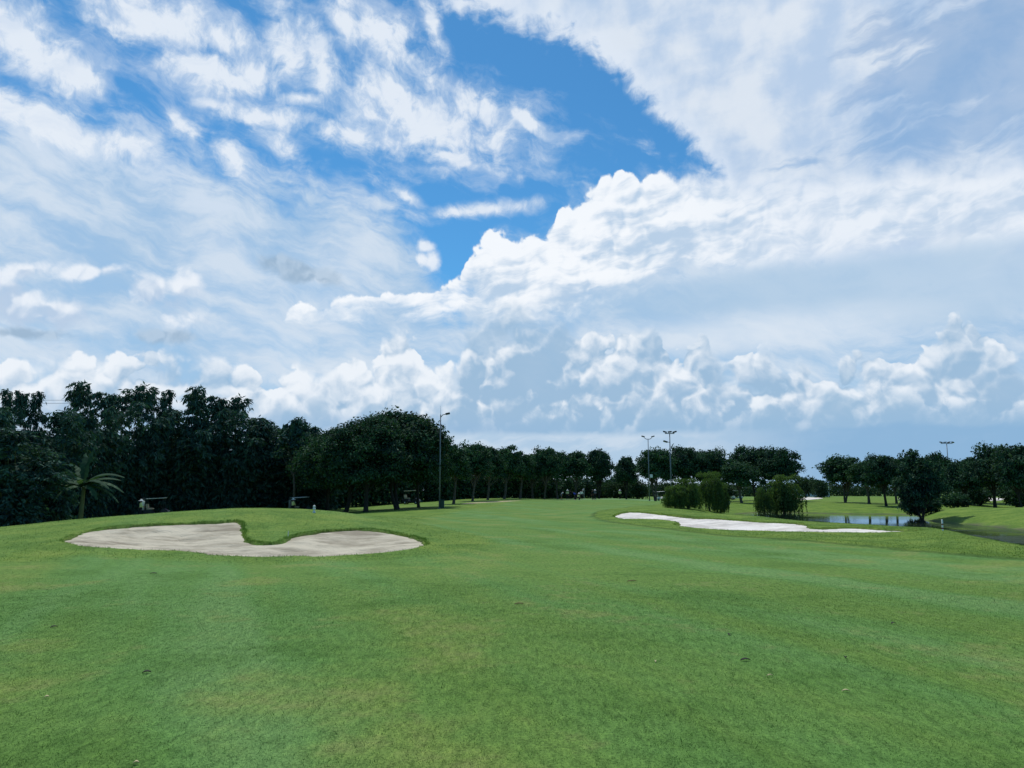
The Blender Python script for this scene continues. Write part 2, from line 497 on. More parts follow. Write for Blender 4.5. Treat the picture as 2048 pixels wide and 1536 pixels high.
cp_row(1700, [(4, '0'), (9, '0'), (20, 1113), (28, 1076), (33, 1061), (36, 1048.5), (43, '-0.5'), (52, '-1.5'), (60, '-2.5'), (90, '-2.4'), (97, '-1.45'), (101, 1022), (116, 1010), (150, 999), (250, '0')])
cp_row(1780, [(9, '0'), (20, 1112), (27, 1076), (31, 1065), (33.5, 1053), (41, '-0.6'), (50, '-1.6'), (60, '-2.5'), (88, '-2.4'), (95, '-1.45'), (99, 1022), (118, 1009), (150, 1000)])
cp_row(1850, [(9, '0'), (20, 1110), (26, 1075), (30, 1055.5), (36, '-0.5'), (45, '-1.6'), (53, '-2.4'), (68, '-2.3'), (73.5, '-1.45'), (78, 1034), (88, 1022), (100, '-0.8'), (125, 1006), (150, 1000)])
cp_row(1900, [(9, '0'), (20, 1110), (25, 1080), (28, 1063), (34, '-0.7'), (42, '-1.8'), (50, '-2.5'), (62, '-2.4'), (68, '-1.5'), (72, 1036), (80, 1022), (95, '-0.5'), (115, '-0.3')])
cp_row(1970, [(9, '0'), (19, 1115), (25.5, 1077), (30, '-0.8'), (36, '-1.8'), (44, '-2.6'), (55, '-2.5'), (61, '-1.5'), (64, 1047), (73, 1026), (82, 1015), (96, '-1.0')])
cp_row(2048, [(4, '0'), (9, '0'), (18, 1121), (23, 1094.5), (27, '-0.7'), (31, '-1.6'), (37, '-2.4'), (47, '-2.4'), (54, '-1.6'), (57, 1058), (66, 1030), (78, 1013), (92, '-1.0'), (115, '-0.7'), (160, '-0.2'), (250, '0')])
cp_row(2300, [(4, '0'), (9, '0'), (18, '0'), (24, '-0.4'), (30, '-1.8'), (36, '-2.3'), (44, '-2.2'), (50, '-1.5'), (62, '0'), (85, '0.1'), (140, '0')])
CTRL = np.array(CTRL)
WATER_Z = -1.28


def uv_(x, y):
    yy = np.maximum(y, 3.0)
    return np.stack([np.clip(x / yy, -0.95, 0.95) * 2.6, np.log(np.clip(yy, 3.0, 300.0))], -1)


def phi(r2):
    return np.sqrt(r2 + 0.04)


_C = uv_(CTRL[:, 0], CTRL[:, 1])
_d2 = ((_C[:, None] - _C[None]) ** 2).sum(-1)
_K = phi(_d2) - np.eye(len(_C)) * 0.004
_n = len(_C)
_A = np.zeros((_n + 3, _n + 3))
_A[:_n, :_n] = _K
_A[:_n, _n] = 1; _A[_n, :_n] = 1
_A[:_n, _n + 1:] = _C; _A[_n + 1:, :_n] = _C.T
_w = np.linalg.solve(_A, np.concatenate([CTRL[:, 2], np.zeros(3)]))


def rbf_z(x, y):
    x = np.asarray(x, float); y = np.asarray(y, float)
    sh = x.shape
    q = uv_(x.ravel(), y.ravel())
    z = np.empty(len(q))
    for i in range(0, len(q), 20000):
        s = q[i:i + 20000]
        k = phi(((s[:, None] - _C[None]) ** 2).sum(-1))
        z[i:i + 20000] = k @ _w[:_n] + _w[_n] + s @ _w[_n + 1:]
    z = z.reshape(sh)
    f = np.clip((y - 2.0) / 3.0, 0, 1)
    f = f * f * (3 - 2 * f)
    g = np.clip((y - 230.0) / 120.0, 0, 1)
    return z * f * (1 - g) + g * 0.0


def sm(x, a, b):
    t = np.clip((x - a) / (b - a), 0, 1)
    return t * t * (3 - 2 * t)


def vnoise(x, y, seed=0):
    """smooth value noise, about -1..1"""
    r = np.random.default_rng(seed).random((64, 64)) * 2 - 1
    xi = np.floor(x).astype(int); yi = np.floor(y).astype(int)
    fx = x - xi; fy = y - yi
    fx = fx * fx * (3 - 2 * fx); fy = fy * fy * (3 - 2 * fy)
    g = lambda a, b: r[a % 64, b % 64]
    return (g(xi, yi) * (1 - fx) + g(xi + 1, yi) * fx) * (1 - fy) + (g(xi, yi + 1) * (1 - fx) + g(xi + 1, yi + 1) * fx) * fy


def hit(px, py, y0=4.0, y1=320.0):
    """first point where the sight line meets the smooth terrain"""
    ys = np.exp(np.linspace(math.log(y0), math.log(y1), 1500))
    d = ray(px, py)
    xs = d.x / d.y * ys; zs = EYE + d.z / d.y * ys
    below = zs < rbf_z(xs, ys)
    i = int(np.argmax(below)) if below.any() else len(ys) - 1
    return np.array([xs[i], ys[i]])


def sdf(poly, x, y):
    """signed distance to a closed polygon, positive inside"""
    px = x.ravel(); py = y.ravel()
    dmin = np.full(px.shape, 1e9); inside = np.zeros(px.shape, bool)
    n = len(poly)
    for i in range(n):
        ax, ay = poly[i]; bx, by = poly[(i + 1) % n]
        ex, ey = bx - ax, by - ay
        t = np.clip(((px - ax) * ex + (py - ay) * ey) / (ex * ex + ey * ey + 1e-12), 0, 1)
        dmin = np.minimum(dmin, (px - ax - t * ex) ** 2 + (py - ay - t * ey) ** 2)
        c = ((ay > py) != (by > py)) & (px < (bx - ax) * (py - ay) / (by - ay + 1e-12) + ax)
        inside ^= c
    d = np.sqrt(dmin)
    return np.where(inside, d, -d).reshape(x.shape)


def smooth_poly(pts, n=6):
    """Catmull-Rom through pixel points"""
    P_ = [np.array(p, float) for p in pts]; out_ = []
    N = len(P_)
    for i in range(N):
        a, b, c, d = P_[i - 1], P_[i], P_[(i + 1) % N], P_[(i + 2) % N]
        for k in range(n):
            t = k / n
            out_.append(0.5 * ((2 * b) + (-a + c) * t + (2 * a - 5 * b + 4 * c - d) * t * t + (-a + 3 * b - 3 * c + d) * t ** 3))
    return out_


def px_poly(pts, n=6):
    return np.array([hit(x, y) for x, y in smooth_poly(pts, n)])


SAND_L = px_poly([(123, 1083), (148, 1073), (185, 1062), (250, 1055), (330, 1050), (400, 1047.5), (440, 1046), (470, 1044), (483, 1048), (487, 1060), (490, 1076), (502, 1086), (530, 1089),
                  (558, 1087), (574, 1079), (600, 1071), (650, 1064), (715, 1060), (760, 1063), (800, 1070), (830, 1077), (853, 1088), (838, 1098), (800, 1106), (740, 1112), (650, 1116),
                  (560, 1117.5), (450, 1116), (410, 1111), (370, 1106.5), (300, 1104), (230, 1100), (165, 1095), (132, 1089)])
SAND_R = px_poly([(1228, 1034), (1240, 1028), (1262, 1024.5), (1290, 1026), (1320, 1029), (1360, 1034), (1400, 1037), (1440, 1038.5), (1480, 1041.5), (1520, 1044.5), (1560, 1046), (1600, 1048.5), (1613, 1051), (1618, 1055),
                  (1640, 1058), (1700, 1056.5), (1740, 1058), (1780, 1060.5), (1832, 1062), (1852, 1063.5), (1800, 1066.5), (1740, 1068), (1640, 1067), (1560, 1064.5), (1450, 1061.5), (1380, 1057), (1352, 1053), (1356, 1048), (1330, 1042.5), (1285, 1040), (1245, 1039.5)])
FAR_SANDS = [px_poly(q, 4) for q in (
    [(1590, 998), (1615, 994.5), (1642, 997), (1600, 1000.5)],
    [(1800, 998), (1840, 995.5), (1862, 999), (1820, 1002)],
    [(1958, 999), (1985, 995.5), (2012, 998), (1980, 1002)])]
GREEN = np.array([[math.cos(a) * 16.5 + 22.5, math.sin(a) * 14 + 150] for a in np.linspace(0, 2 * math.pi, 40, endpoint=False)])
PATH = np.array([hit(x, y) for x, y in [(925, 1006.5), (960, 1004.3), (985, 1003), (1010, 1002), (1040, 1000.8), (1040, 1002), (1012, 1003.6), (985, 1004.8), (960, 1006.2), (925, 1008.5)]])
# semi-rough on the right, between the mown edge and the water
_edge = [hit(x, y) for x, y in [(2060, 1123), (1950, 1114), (1850, 1105), (1700, 1091), (1560, 1079), (1450, 1071), (1380, 1064), (1300, 1055), (1230, 1046), (1198, 1040), (1183, 1033), (1188, 1026), (1215, 1019), (1260, 1013), (1320, 1008)]]
ROUGH_R = np.array([[40, 14], [18.5, 16.5]] + [list(p) for p in _edge] + [[27, 118], [35, 210], [190, 210], [190, 14]])
_edge2 = [hit(x, y) for x, y in [(-60, 1128), (60, 1124), (160, 1114), (280, 1119), (420, 1126), (560, 1129), (720, 1124), (850, 1115), (930, 1106), (985, 1095), (1000, 1082), (960, 1068), (900, 1058), (860, 1050), (850, 1043), (870, 1034), (930, 1021), (1010, 1010)]]
ROUGH_L = np.array([[-60, 15], [-16, 17.5]] + [list(p) for p in _edge2] + [[0, 130], [-5, 230], [-220, 230], [-220, 15]])

SAND_DEPTH = 0.13


def sand_z(x, y, z0, sd):
    """sand sheet height: a shallow saucer below the turf, raked ripples"""
    dep = 0.022 + SAND_DEPTH * sm(sd, 0.05, 2.2)
    rip = 0.032 * vnoise(x * 1.6, y * 2.6, 5) + 0.016 * vnoise(x * 4.5 + 9, y * 6, 6) + 0.009 * vnoise(x * 11, y * 14, 7)
    foot = -0.035 * sm(vnoise(x * 3.1 + 4, y * 3.4, 15), 0.45, 0.75) * sm(vnoise(x * .35, y * .5, 16), -0.2, 0.3)
    return z0 - dep + (rip + foot) * sm(sd, -0.1, 0.5)


def graded(parts):
    """list of (start, stop, step) -> coordinates"""
    v = []
    for a, b, s in parts:
        n = max(1, int(round((b - a) / s)))
        v += list(np.linspace(a, b, n, endpoint=False))
    v.append(parts[-1][1])
    return np.array(v)


XS = graded([(-3500, -800, 300), (-800, -200, 60), (-200, -60, 5), (-60, -22, 1.2), (-22, -13.6, 0.4), (-13.6, -2.2, 0.09), (-2.2, 5.0, 0.3), (5.0, 17.5, 0.11), (17.5, 30, 0.35),
             (30, 70, 0.8), (70, 200, 4), (200, 800, 60), (800, 3500, 300)])
YS = graded([(-400, -40, 40), (-40, 0, 5), (0, 17, 0.5), (17, 29.5, 0.085), (29.5, 50, 0.14), (50, 80, 0.5), (80, 165, 1.0), (165, 300, 4), (300, 900, 60), (900, 4000, 310)])
GX, GY = np.meshgrid(XS, YS)
GZ = rbf_z(GX, GY)


def near_box(poly, pad=1.5):
    lo = poly.min(0) - pad; hi = poly.max(0) + pad
    return (GX > lo[0]) & (GX < hi[0]) & (GY > lo[1]) & (GY < hi[1])


lip = np.zeros_like(GX)
GZ0 = GZ.copy()
for poly, fine_ in [(SAND_L, True), (SAND_R, True)] + [(p, False) for p in FAR_SANDS]:
    m = near_box(poly, 2.5)
    x, y = GX[m], GY[m]
    sd = sdf(poly, x, y)
    jit = 0.05 * vnoise(x * 3.1, y * 3.1, 3) + 0.025 * vnoise(x * 9, y * 9, 4) if fine_ else 0
    w = 0.11 if fine_ else 1.0
    # turf rolls up a little towards its cut edge, then drops to below the sand
    roll = 0.025 * sm(sd, -0.5, -0.05) * (1 if fine_ else 0.3)
    z = GZ[m] + roll
    sz = sand_z(x, y, GZ[m], sd) - 0.08
    f = sm(sd + jit, 0.0, w)
    GZ[m] = z * (1 - f) + sz * f
    lip[m] = np.maximum(lip[m], (sm(sd + jit, -0.02, 0.06) * (1 if fine_ else 0)))
m = (GY > 10) & (GY < 215) & (np.abs(GX) < 230)
rough = np.zeros_like(GX)
r1 = sdf(ROUGH_R, GX[m], GY[m]); r2 = sdf(ROUGH_L, GX[m], GY[m])
edge_n = 0.10 * vnoise(GX[m] * 2.0, GY[m] * 2.0, 8)
rough[m] = np.maximum(sm(r1 + edge_n, -0.06, 0.18), 0.75 * sm(r2 + edge_n, -0.3, 0.7))
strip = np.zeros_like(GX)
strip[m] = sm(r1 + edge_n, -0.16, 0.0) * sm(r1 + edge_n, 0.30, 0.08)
green = np.zeros_like(GX); green[m] = sm(sdf(GREEN, GX[m], GY[m]), -0.5, 0.5)
path_ = np.zeros_like(GX); path_[m] = sm(sdf(PATH, GX[m], GY[m]), -0.3, 0.3)
GZ += 0.035 * rough * (GY < 60) + 0.012 * vnoise(GX * 1.3, GY * 1.3, 12) * (GY < 90) + 0.03 * vnoise(GX * .25, GY * .25, 13) * sm(GY, 12, 40)
wet = sm(-GZ, -WATER_Z - 0.10, -WATER_Z + 0.02) * sm(GX, 10, 14) * sm(GY, 130, 115)      # bare bank by the water

nx, ny = len(XS), len(YS)
idx = np.arange(nx * ny).reshape(ny, nx)
F = np.stack([idx[:-1, :-1], idx[:-1, 1:], idx[1:, 1:], idx[1:, :-1]], -1).reshape(-1, 4)
g_me = np_mesh('ground', np.stack([GX, GY, GZ], -1).reshape(-1, 3), F, smooth=True)
for nme, arr in (('rough', rough), ('lip', lip), ('green', green), ('strip', strip), ('path', path_), ('wet', wet)):
    vattr(g_me, nme, arr.ravel())


def gz(x, y):
    """height of the finished ground sheet, bilinear"""
    i = int(np.clip(np.searchsorted(XS, x) - 1, 0, nx - 2)); j = int(np.clip(np.searchsorted(YS, y) - 1, 0, ny - 2))
    u = (x - XS[i]) / (XS[i + 1] - XS[i]); v = (y - YS[j]) / (YS[j + 1] - YS[j])
    return float((GZ[j, i] * (1 - u) + GZ[j, i + 1] * u) * (1 - v) + (GZ[j + 1, i] * (1 - u) + GZ[j + 1, i + 1] * u) * v)


def gz_np(x, y):
    i = np.clip(np.searchsorted(XS, x) - 1, 0, nx - 2); j = np.clip(np.searchsorted(YS, y) - 1, 0, ny - 2)
    u = (x - XS[i]) / (XS[i + 1] - XS[i]); v = (y - YS[j]) / (YS[j + 1] - YS[j])
    return (GZ[j, i] * (1 - u) + GZ[j, i + 1] * u) * (1 - v) + (GZ[j + 1, i] * (1 - u) + GZ[j + 1, i + 1] * u) * v


def grid_lookup(arr, x, y):
    i = np.clip(np.searchsorted(XS, x) - 1, 0, nx - 2); j = np.clip(np.searchsorted(YS, y) - 1, 0, ny - 2)
    return arr[j, i]


# ------------------------------------------------------------------ turf colour (shared by the sheet and the blades)
def turf_colour(M, use_attr=True):
    geo = M.n('ShaderNodeNewGeometry').outputs['Position']
    flat_ = M.vm('MULTIPLY', geo, (1, 1, 0))
    big = M.noise(flat_, 0.12, 3, 0.5, dim='2D')
    mid = M.noise(flat_, 0.55, 4, 0.55, dim='2D')
    sml = M.noise(flat_, 3.2, 4, 0.6, dim='2D')
    # mower passes: long bands fanning away from the camera side
    b1 = M.noise(M.mapping(flat_, (0.6, 0, 0), (0, 0, math.radians(21)), (1.9, 26, 1), 'TEXTURE'), 1.0, 3, 0.45, dim='2D')
    b2 = M.noise(M.mapping(flat_, (5, 3, 0), (0, 0, math.radians(62)), (2.2, 20, 1), 'TEXTURE'), 1.0, 3, 0.45, dim='2D')
    base_a = lin(100, 131, 61)
    base_b = lin(92, 132, 67)
    t = M.m('ADD', M.m('MULTIPLY', b1, 1.35), M.m('MULTIPLY', b2, 0.35))
    c = M.mix(M.ss(t, 0.66, 1.02), base_a, base_b)
    c = M.mix(M.m('MULTIPLY', M.ss(t, 0.90, 1.14), 0.6), c, lin(111, 145, 86))
    c = M.mix(M.m('MULTIPLY', M.ss(M.m('ADD', mid, M.m('MULTIPLY', big, 0.6)), 0.80, 1.06), 0.55), c, lin(121, 139, 68))
    worn = M.m('MULTIPLY', M.ss(M.m('ADD', M.m('MULTIPLY', sml, 0.7), M.m('MULTIPLY', mid, 0.8)), 0.80, 1.02), 0.30)
    c = M.mix(worn, c, lin(138, 138, 90))
    c = M.mix(M.m('MULTIPLY', M.ss(M.m('ADD', mid, M.m('MULTIPLY', sml, 0.3)), 0.62, 0.44), 0.5), c, lin(74, 110, 46))
    if use_attr:
        at_ = lambda n_: M.n('ShaderNodeAttribute', attribute_name=n_).outputs['Fac']
        rg = M.mix(M.ss(M.m('ADD', M.m('MULTIPLY', mid, 0.7), M.m('MULTIPLY', sml, 0.5)), 0.45, 0.75), lin(86, 116, 44), lin(116, 140, 58))
        c = M.mix(M.m('MULTIPLY', at_('rough'), 0.85), c, rg)
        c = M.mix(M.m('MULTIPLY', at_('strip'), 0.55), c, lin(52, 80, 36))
        c = M.mix(at_('green'), c, lin(112, 150, 100))
        c = M.mix(at_('path'), c, lin(168, 160, 128))
    return c, flat_, sml


turf = bpy.data.materials.new('turf'); turf.use_nodes = True
M = NT(turf.node_tree)
bs = turf.node_tree.nodes['Principled BSDF']
c, flat_, sml = turf_colour(M)
atl = M.n('ShaderNodeAttribute', attribute_name='lip').outputs['Fac']
atw = M.n('ShaderNodeAttribute', attribute_name='wet').outputs['Fac']
grain = M.noise(flat_, 38.0, 3, 0.65, dim='2D')
grain2 = M.noise(M.mapping(flat_, (0, 0, 0), (0, 0, 0), (1, 0.35, 1)), 14.0, 4, 0.7, dim='2D')
c = M.mix(1.0, c, M.ramp(M.m('ADD', M.m('MULTIPLY', grain, 0.5), M.m('MULTIPLY', grain2, 0.5)), [(0.32, (0.46, 0.50, 0.45, 1)), (0.5, (0.98, 0.98, 0.98, 1)), (0.68, (1.45, 1.38, 1.3, 1))]), 'MULTIPLY')
soil = M.mix(M.noise(flat_, 9, 4, 0.6, dim='2D'), lin(44, 50, 30), lin(84, 80, 52))
c = M.mix(M.m('MULTIPLY', M.m('MULTIPLY', atl, M.ss(sml, 0.3, 0.6)), 0.75), c, soil)
c = M.mix(atw, c, M.mix(grain2, lin(58, 62, 48), lin(110, 108, 92)))
M.link(c, bs.inputs['Base Color'])
bs.inputs['Roughness'].default_value = 0.85
bs.inputs['Specular IOR Level'].default_value = 0.06
bmp = M.n('ShaderNodeBump'); bmp.inputs['Strength'].default_value = 0.55; bmp.inputs['Distance'].default_value = 0.03
M.link(M.m('ADD', M.m('MULTIPLY', grain, 0.5), grain2), bmp.inputs['Height'])
M.link(bmp.outputs[0], bs.inputs['Normal'])
ground = mesh_obj('ground', g_me, turf)
tag(ground, 'wide mown grass fairway rolling between the two sand bunkers', 'ground', kind='structure')

# ------------------------------------------------------------------ sand
def sand_mat(name, dark, light):
    mt = bpy.data.materials.new(name); mt.use_nodes = True
    M = NT(mt.node_tree); bs = mt.node_tree.nodes['Principled BSDF']
    geo = M.n('ShaderNodeNewGeometry').outputs['Position']
    a = M.noise(M.mapping(geo, (0, 0, 0), (0, 0, 0.15), (0.7, 2.6, 1)), 1.0, 6, 0.62)
    b = M.noise(geo, 0.5, 3, 0.5)
    g = M.noise(geo, 60, 3, 0.7)
    # rake lines
    rk = M.n('ShaderNodeTexWave', wave_type='BANDS', bands_direction='Y')
    M.link(M.mapping(geo, (0, 0, 0), (0, 0, 0.25), (1, 1, 1)), rk.inputs['Vector'])
    rk.inputs['Scale'].default_value = 3.2; rk.inputs['Distortion'].default_value = 5.0; rk.inputs['Detail'].default_value = 3.0; rk.inputs['Detail Scale'].default_value = 0.5
    t = M.m('ADD', M.m('MULTIPLY', a, 0.6), M.m('MULTIPLY', b, 0.5))
    col = M.mix(M.ss(t, 0.40, 0.66), dark, light)
    col = M.mix(1.0, col, M.ramp(g, [(0.3, (0.86, 0.86, 0.86, 1)), (0.7, (1.1, 1.1, 1.1, 1))]), 'MULTIPLY')
    sp = M.noise(M.mapping(geo, (0, 0, 0), (0, 0, 0.3), (1.2, 3.5, 1)), 2.6, 3, 0.6)
    col = M.mix(M.m('MULTIPLY', M.ss(sp, 0.68, 0.76), 0.6), col, tuple(v * 0.35 for v in dark[:3]) + (1,))
    M.link(col, bs.inputs['Base Color'])
    bs.inputs['Roughness'].default_value = 0.95
    bs.inputs['Specular IOR Level'].default_value = 0.1
    bm_ = M.n('ShaderNodeBump'); bm_.inputs['Strength'].default_value = 0.6; bm_.inputs['Distance'].default_value = 0.04
    M.link(M.m('ADD', M.m('ADD', a, M.m('MULTIPLY', rk.outputs['Fac'], 0.35)), M.m('MULTIPLY', g, 0.25)), bm_.inputs['Height'])
    M.link(bm_.outputs[0], bs.inputs['Normal'])
    return mt


def sand_sheet(name, poly, step, mat, label, far=False):
    lo = poly.min(0) - 0.6; hi = poly.max(0) + 0.6
    xs = np.arange(lo[0], hi[0], step); ys = np.arange(lo[1], hi[1], step)
    X, Y = np.meshgrid(xs, ys)
    Z0 = rbf_z(X, Y); sd = sdf(poly, X, Y)
    Z = sand_z(X, Y, Z0, np.maximum(sd, -0.05)) if not far else Z0 - 0.02 + 0.0 * X
    if far:
        Z = Z0 + 0.03 * vnoise(X * .25, Y * .25, 13) + 0.02
    id_ = np.arange(X.size).reshape(X.shape)
    Q = np.stack([id_[:-1, :-1], id_[:-1, 1:], id_[1:, 1:], id_[1:, :-1]], -1)
    keep = np.maximum.reduce([sd[:-1, :-1], sd[1:, 1:], sd[:-1, 1:], sd[1:, :-1]]) > (-0.22 if not far else 0.0)
    Q = Q[keep]
    used, inv = np.unique(Q, return_inverse=True)
    me = np_mesh(name, np.stack([X, Y, Z], -1).reshape(-1, 3)[used], inv.reshape(-1, 4), smooth=True)
    return tag(mesh_obj(name, me, mat), label, 'bunker', kind='structure')


sandL = sand_mat('grey_sand', lin(150, 141, 122), lin(204, 195, 172))
sandR = sand_mat('pale_sand', (0.54, 0.50, 0.44, 1), (0.86, 0.81, 0.73, 1))
sand_sheet('sand_bunker', SAND_L, 0.10, sandL, 'wide grey sand bunker with two lobes in the left mound')
sand_sheet('sand_bunker', SAND_R, 0.12, sandR, 'long pale sand bunker curving along the right bank')
for p, lb in zip(FAR_SANDS, ('pale sand bunker beyond the pond behind the willow', 'pale sand strip under the trees beyond the pond', 'pale sand bunker behind the right mound')):
    sand_sheet('sand_bunker', p, 0.5, sandR, lb, far=True)

# ------------------------------------------------------------------ water
wm = bpy.data.materials.new('pond_water'); wm.use_nodes = True
M = NT(wm.node_tree); bs = wm.node_tree.nodes['Principled BSDF']
bs.inputs['Base Color'].default_value = lin(24, 38, 34)
bs.inputs['Roughness'].default_value = 0.04
bs.inputs['IOR'].default_value = 1.33
geo = M.n('ShaderNodeNewGeometry').outputs['Position']
wn = M.noise(M.mapping(geo, (0, 0, 0), (0, 0, 0), (0.8, 1.6, 1)), 1.6, 4, 0.6)
gust = M.ss(M.noise(geo, 0.09, 2, 0.5), 0.42, 0.58)
sepw = M.n('ShaderNodeSeparateXYZ'); M.link(geo, sepw.inputs[0])
creek = M.m('MULTIPLY', M.ss(sepw.outputs[1], 76, 60), M.ss(M.noise(M.mapping(geo, (0, 0, 0), (0, 0, 0.5), (0.16, 0.30, 1)), 1.0, 4, 0.65), 0.38, 0.54))   # wind-ruffled arm of the pond
gust = M.m('MULTIPLY_ADD', creek, 2.0, gust)
M.link(M.m('MULTIPLY_ADD', creek, 0.10, 0.04), bs.inputs['Roughness'])
bm_ = M.n('ShaderNodeBump'); bm_.inputs['Distance'].default_value = 0.02
M.link(M.m('MULTIPLY_ADD', gust, 0.22, 0.03), bm_.inputs['Strength'])
M.link(wn, bm_.inputs['Height']); M.link(bm_.outputs[0], bs.inputs['Normal'])
wx = np.linspace(14, 130, 30); wy = np.linspace(26, 125, 30)
X, Y = np.meshgrid(wx, wy); id_ = np.arange(900).reshape(30, 30)
w_me = np_mesh('pond', np.stack([X, Y, np.full_like(X, WATER_Z)], -1).reshape(-1, 3), np.stack([id_[:-1, :-1], id_[:-1, 1:], id_[1:, 1:], id_[1:, :-1]], -1).reshape(-1, 4))
tag(mesh_obj('pond', w_me, wm), 'dark still pond reflecting sky and trees on the right', 'water', kind='structure')
# ------------------------------------------------------------------ plants: mesh helpers
def unit(v):
    return v / (np.linalg.norm(v, axis=-1, keepdims=True) + 1e-9)


def rand_dirs(n, r):
    return unit(r.normal(size=(n, 3)))


def tubes(lines, sides=7):
    """lines: list of (points (k,3), radii (k,)) -> V, F of open tapered tubes"""
    V, F, off = [], [], 0
    ang = np.linspace(0, 2 * math.pi, sides, endpoint=False)
    for pts, rad in lines:
        pts = np.asarray(pts, float); rad = np.asarray(rad, float)
        k = len(pts)
        tan = unit(np.gradient(pts, axis=0))
        ref = np.where(np.abs(tan[:, 2:3]) > 0.9, np.array([[1.0, 0, 0]]), np.array([[0, 0, 1.0]]))
        u = unit(np.cross(tan, ref)); v = np.cross(tan, u)
        ring = pts[:, None] + rad[:, None, None] * (np.cos(ang)[None, :, None] * u[:, None] + np.sin(ang)[None, :, None] * v[:, None])
        V.append(ring.reshape(-1, 3))
        a = np.arange(k * sides).reshape(k, sides)
        b = np.roll(a, -1, axis=1)
        F.append(np.stack([a[:-1], b[:-1], b[1:], a[1:]], -1).reshape(-1, 4) + off)
        off += k * sides
    return np.concatenate(V), np.concatenate(F)


def leaf_quads(P0, D, Nn, L, Wd, fold=0.15):
    """rhombic leaves: base P0, direction D, normal Nn, length L, width Wd"""
    D = unit(D); S = unit(np.cross(D, Nn)); Nn = np.cross(S, D)
    L = L[:, None]; Wd = Wd[:, None]
    mid = P0 + D * L * 0.45
    a = mid + S * Wd * 0.5 - Nn * Wd * fold
    b = mid - S * Wd * 0.5 - Nn * Wd * fold
    tip = P0 + D * L
    V = np.stack([P0, a, tip, b], 1).reshape(-1, 3)
    F = np.arange(len(P0) * 4).reshape(-1, 4)
    return V, F


def leaf_mesh(name, parts, r):
    V = np.concatenate([p[0] for p in parts])
    off = 0; F = []
    for v, f in parts:
        F.append(f + off); off += len(v)
    me = np_mesh(name, V, np.concatenate(F))
    n = len(me.polygons)
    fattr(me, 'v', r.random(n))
    return me


def leaf_mat(name, dark, light, transl=0.18, rough=0.75):
    mt = bpy.data.materials.new(name); mt.use_nodes = True
    M = NT(mt.node_tree); M.t.nodes.clear()
    o = M.n('ShaderNodeOutputMaterial')
    v = M.n('ShaderNodeAttribute', attribute_name='v').outputs['Fac']
    pos = M.n('ShaderNodeNewGeometry').outputs['Position']
    n_ = M.noise(pos, 0.45, 2, 0.5)
    col = M.mix(M.ss(M.m('ADD', M.m('MULTIPLY', v, 0.55), M.m('MULTIPLY', n_, 0.8)), 0.30, 1.0), dark, light)
    col = M.mix(M.m('MULTIPLY', M.ss(v, 0.90, 0.97), 0.75), col, (0.13, 0.19, 0.13, 1))  # scattered pale leaves: glints put into the colour, besides dry leaf backs
    bs = M.n('ShaderNodeBsdfPrincipled')
    M.link(col, bs.inputs['Base Color'])
    bs.inputs['Roughness'].default_value = rough
    bs.inputs['Specular IOR Level'].default_value = 0.06
    tr = M.n('ShaderNodeBsdfTranslucent')
    M.link(M.mix(1.0, col, (0.9, 1.1, 0.4, 1), 'MULTIPLY'), tr.inputs['Color'])
    mx = M.n('ShaderNodeMixShader'); mx.inputs[0].default_value = transl
    M.link(bs.outputs[0], mx.inputs[1]); M.link(tr.outputs[0], mx.inputs[2])
    M.link(mx.outputs[0], o.inputs['Surface'])
    return mt


def bark_mat(name, a, b, scale=6.0):
    mt = bpy.data.materials.new(name); mt.use_nodes = True
    M = NT(mt.node_tree); bs = mt.node_tree.nodes['Principled BSDF']
    pos = M.n('ShaderNodeTexCoord').outputs['Object']
    n_ = M.noise(M.mapping(pos, (0, 0, 0), (0, 0, 0), (1, 1, 0.25)), scale, 4, 0.6)
    M.link(M.mix(n_, a, b), bs.inputs['Base Color'])
    bs.inputs['Roughness'].default_value = 0.9
    bm_ = M.n('ShaderNodeBump'); bm_.inputs['Strength'].default_value = 0.5; bm_.inputs['Distance'].default_value = 0.05
    M.link(n_, bm_.inputs['Height']); M.link(bm_.outputs[0], bs.inputs['Normal'])
    return mt


LEAF_DARK = leaf_mat('broad_leaf', (0.013, 0.030, 0.030, 1), (0.050, 0.116, 0.052, 1))  # bluish darks of broadleaf and bamboo: haze and sky-lit shade put into colour
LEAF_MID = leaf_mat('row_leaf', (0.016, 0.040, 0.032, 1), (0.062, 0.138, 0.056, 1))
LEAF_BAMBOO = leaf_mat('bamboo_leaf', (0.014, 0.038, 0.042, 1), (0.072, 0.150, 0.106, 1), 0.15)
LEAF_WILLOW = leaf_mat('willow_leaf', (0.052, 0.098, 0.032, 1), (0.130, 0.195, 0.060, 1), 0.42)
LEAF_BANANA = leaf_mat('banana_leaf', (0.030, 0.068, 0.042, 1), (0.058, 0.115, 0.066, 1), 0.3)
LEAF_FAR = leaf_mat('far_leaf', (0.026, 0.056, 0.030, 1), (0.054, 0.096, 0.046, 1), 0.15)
BARK = bark_mat('grey_bark', lin(52, 46, 40), lin(112, 102, 90))
BARK_DARK = bark_mat('dark_bark', lin(30, 28, 24), lin(62, 56, 48))
CULM = bark_mat('bamboo_culm', lin(54, 62, 36), lin(120, 118, 78))


def bent(p, q, r, n=5, amp=0.08):
    p = np.asarray(p, float); q = np.asarray(q, float)
    L = np.linalg.norm(q - p)
    t = np.linspace(0, 1, n)[:, None]
    off = r.normal(size=3) * amp * L
    return p + (q - p) * t + off * np.sin(t * math.pi)


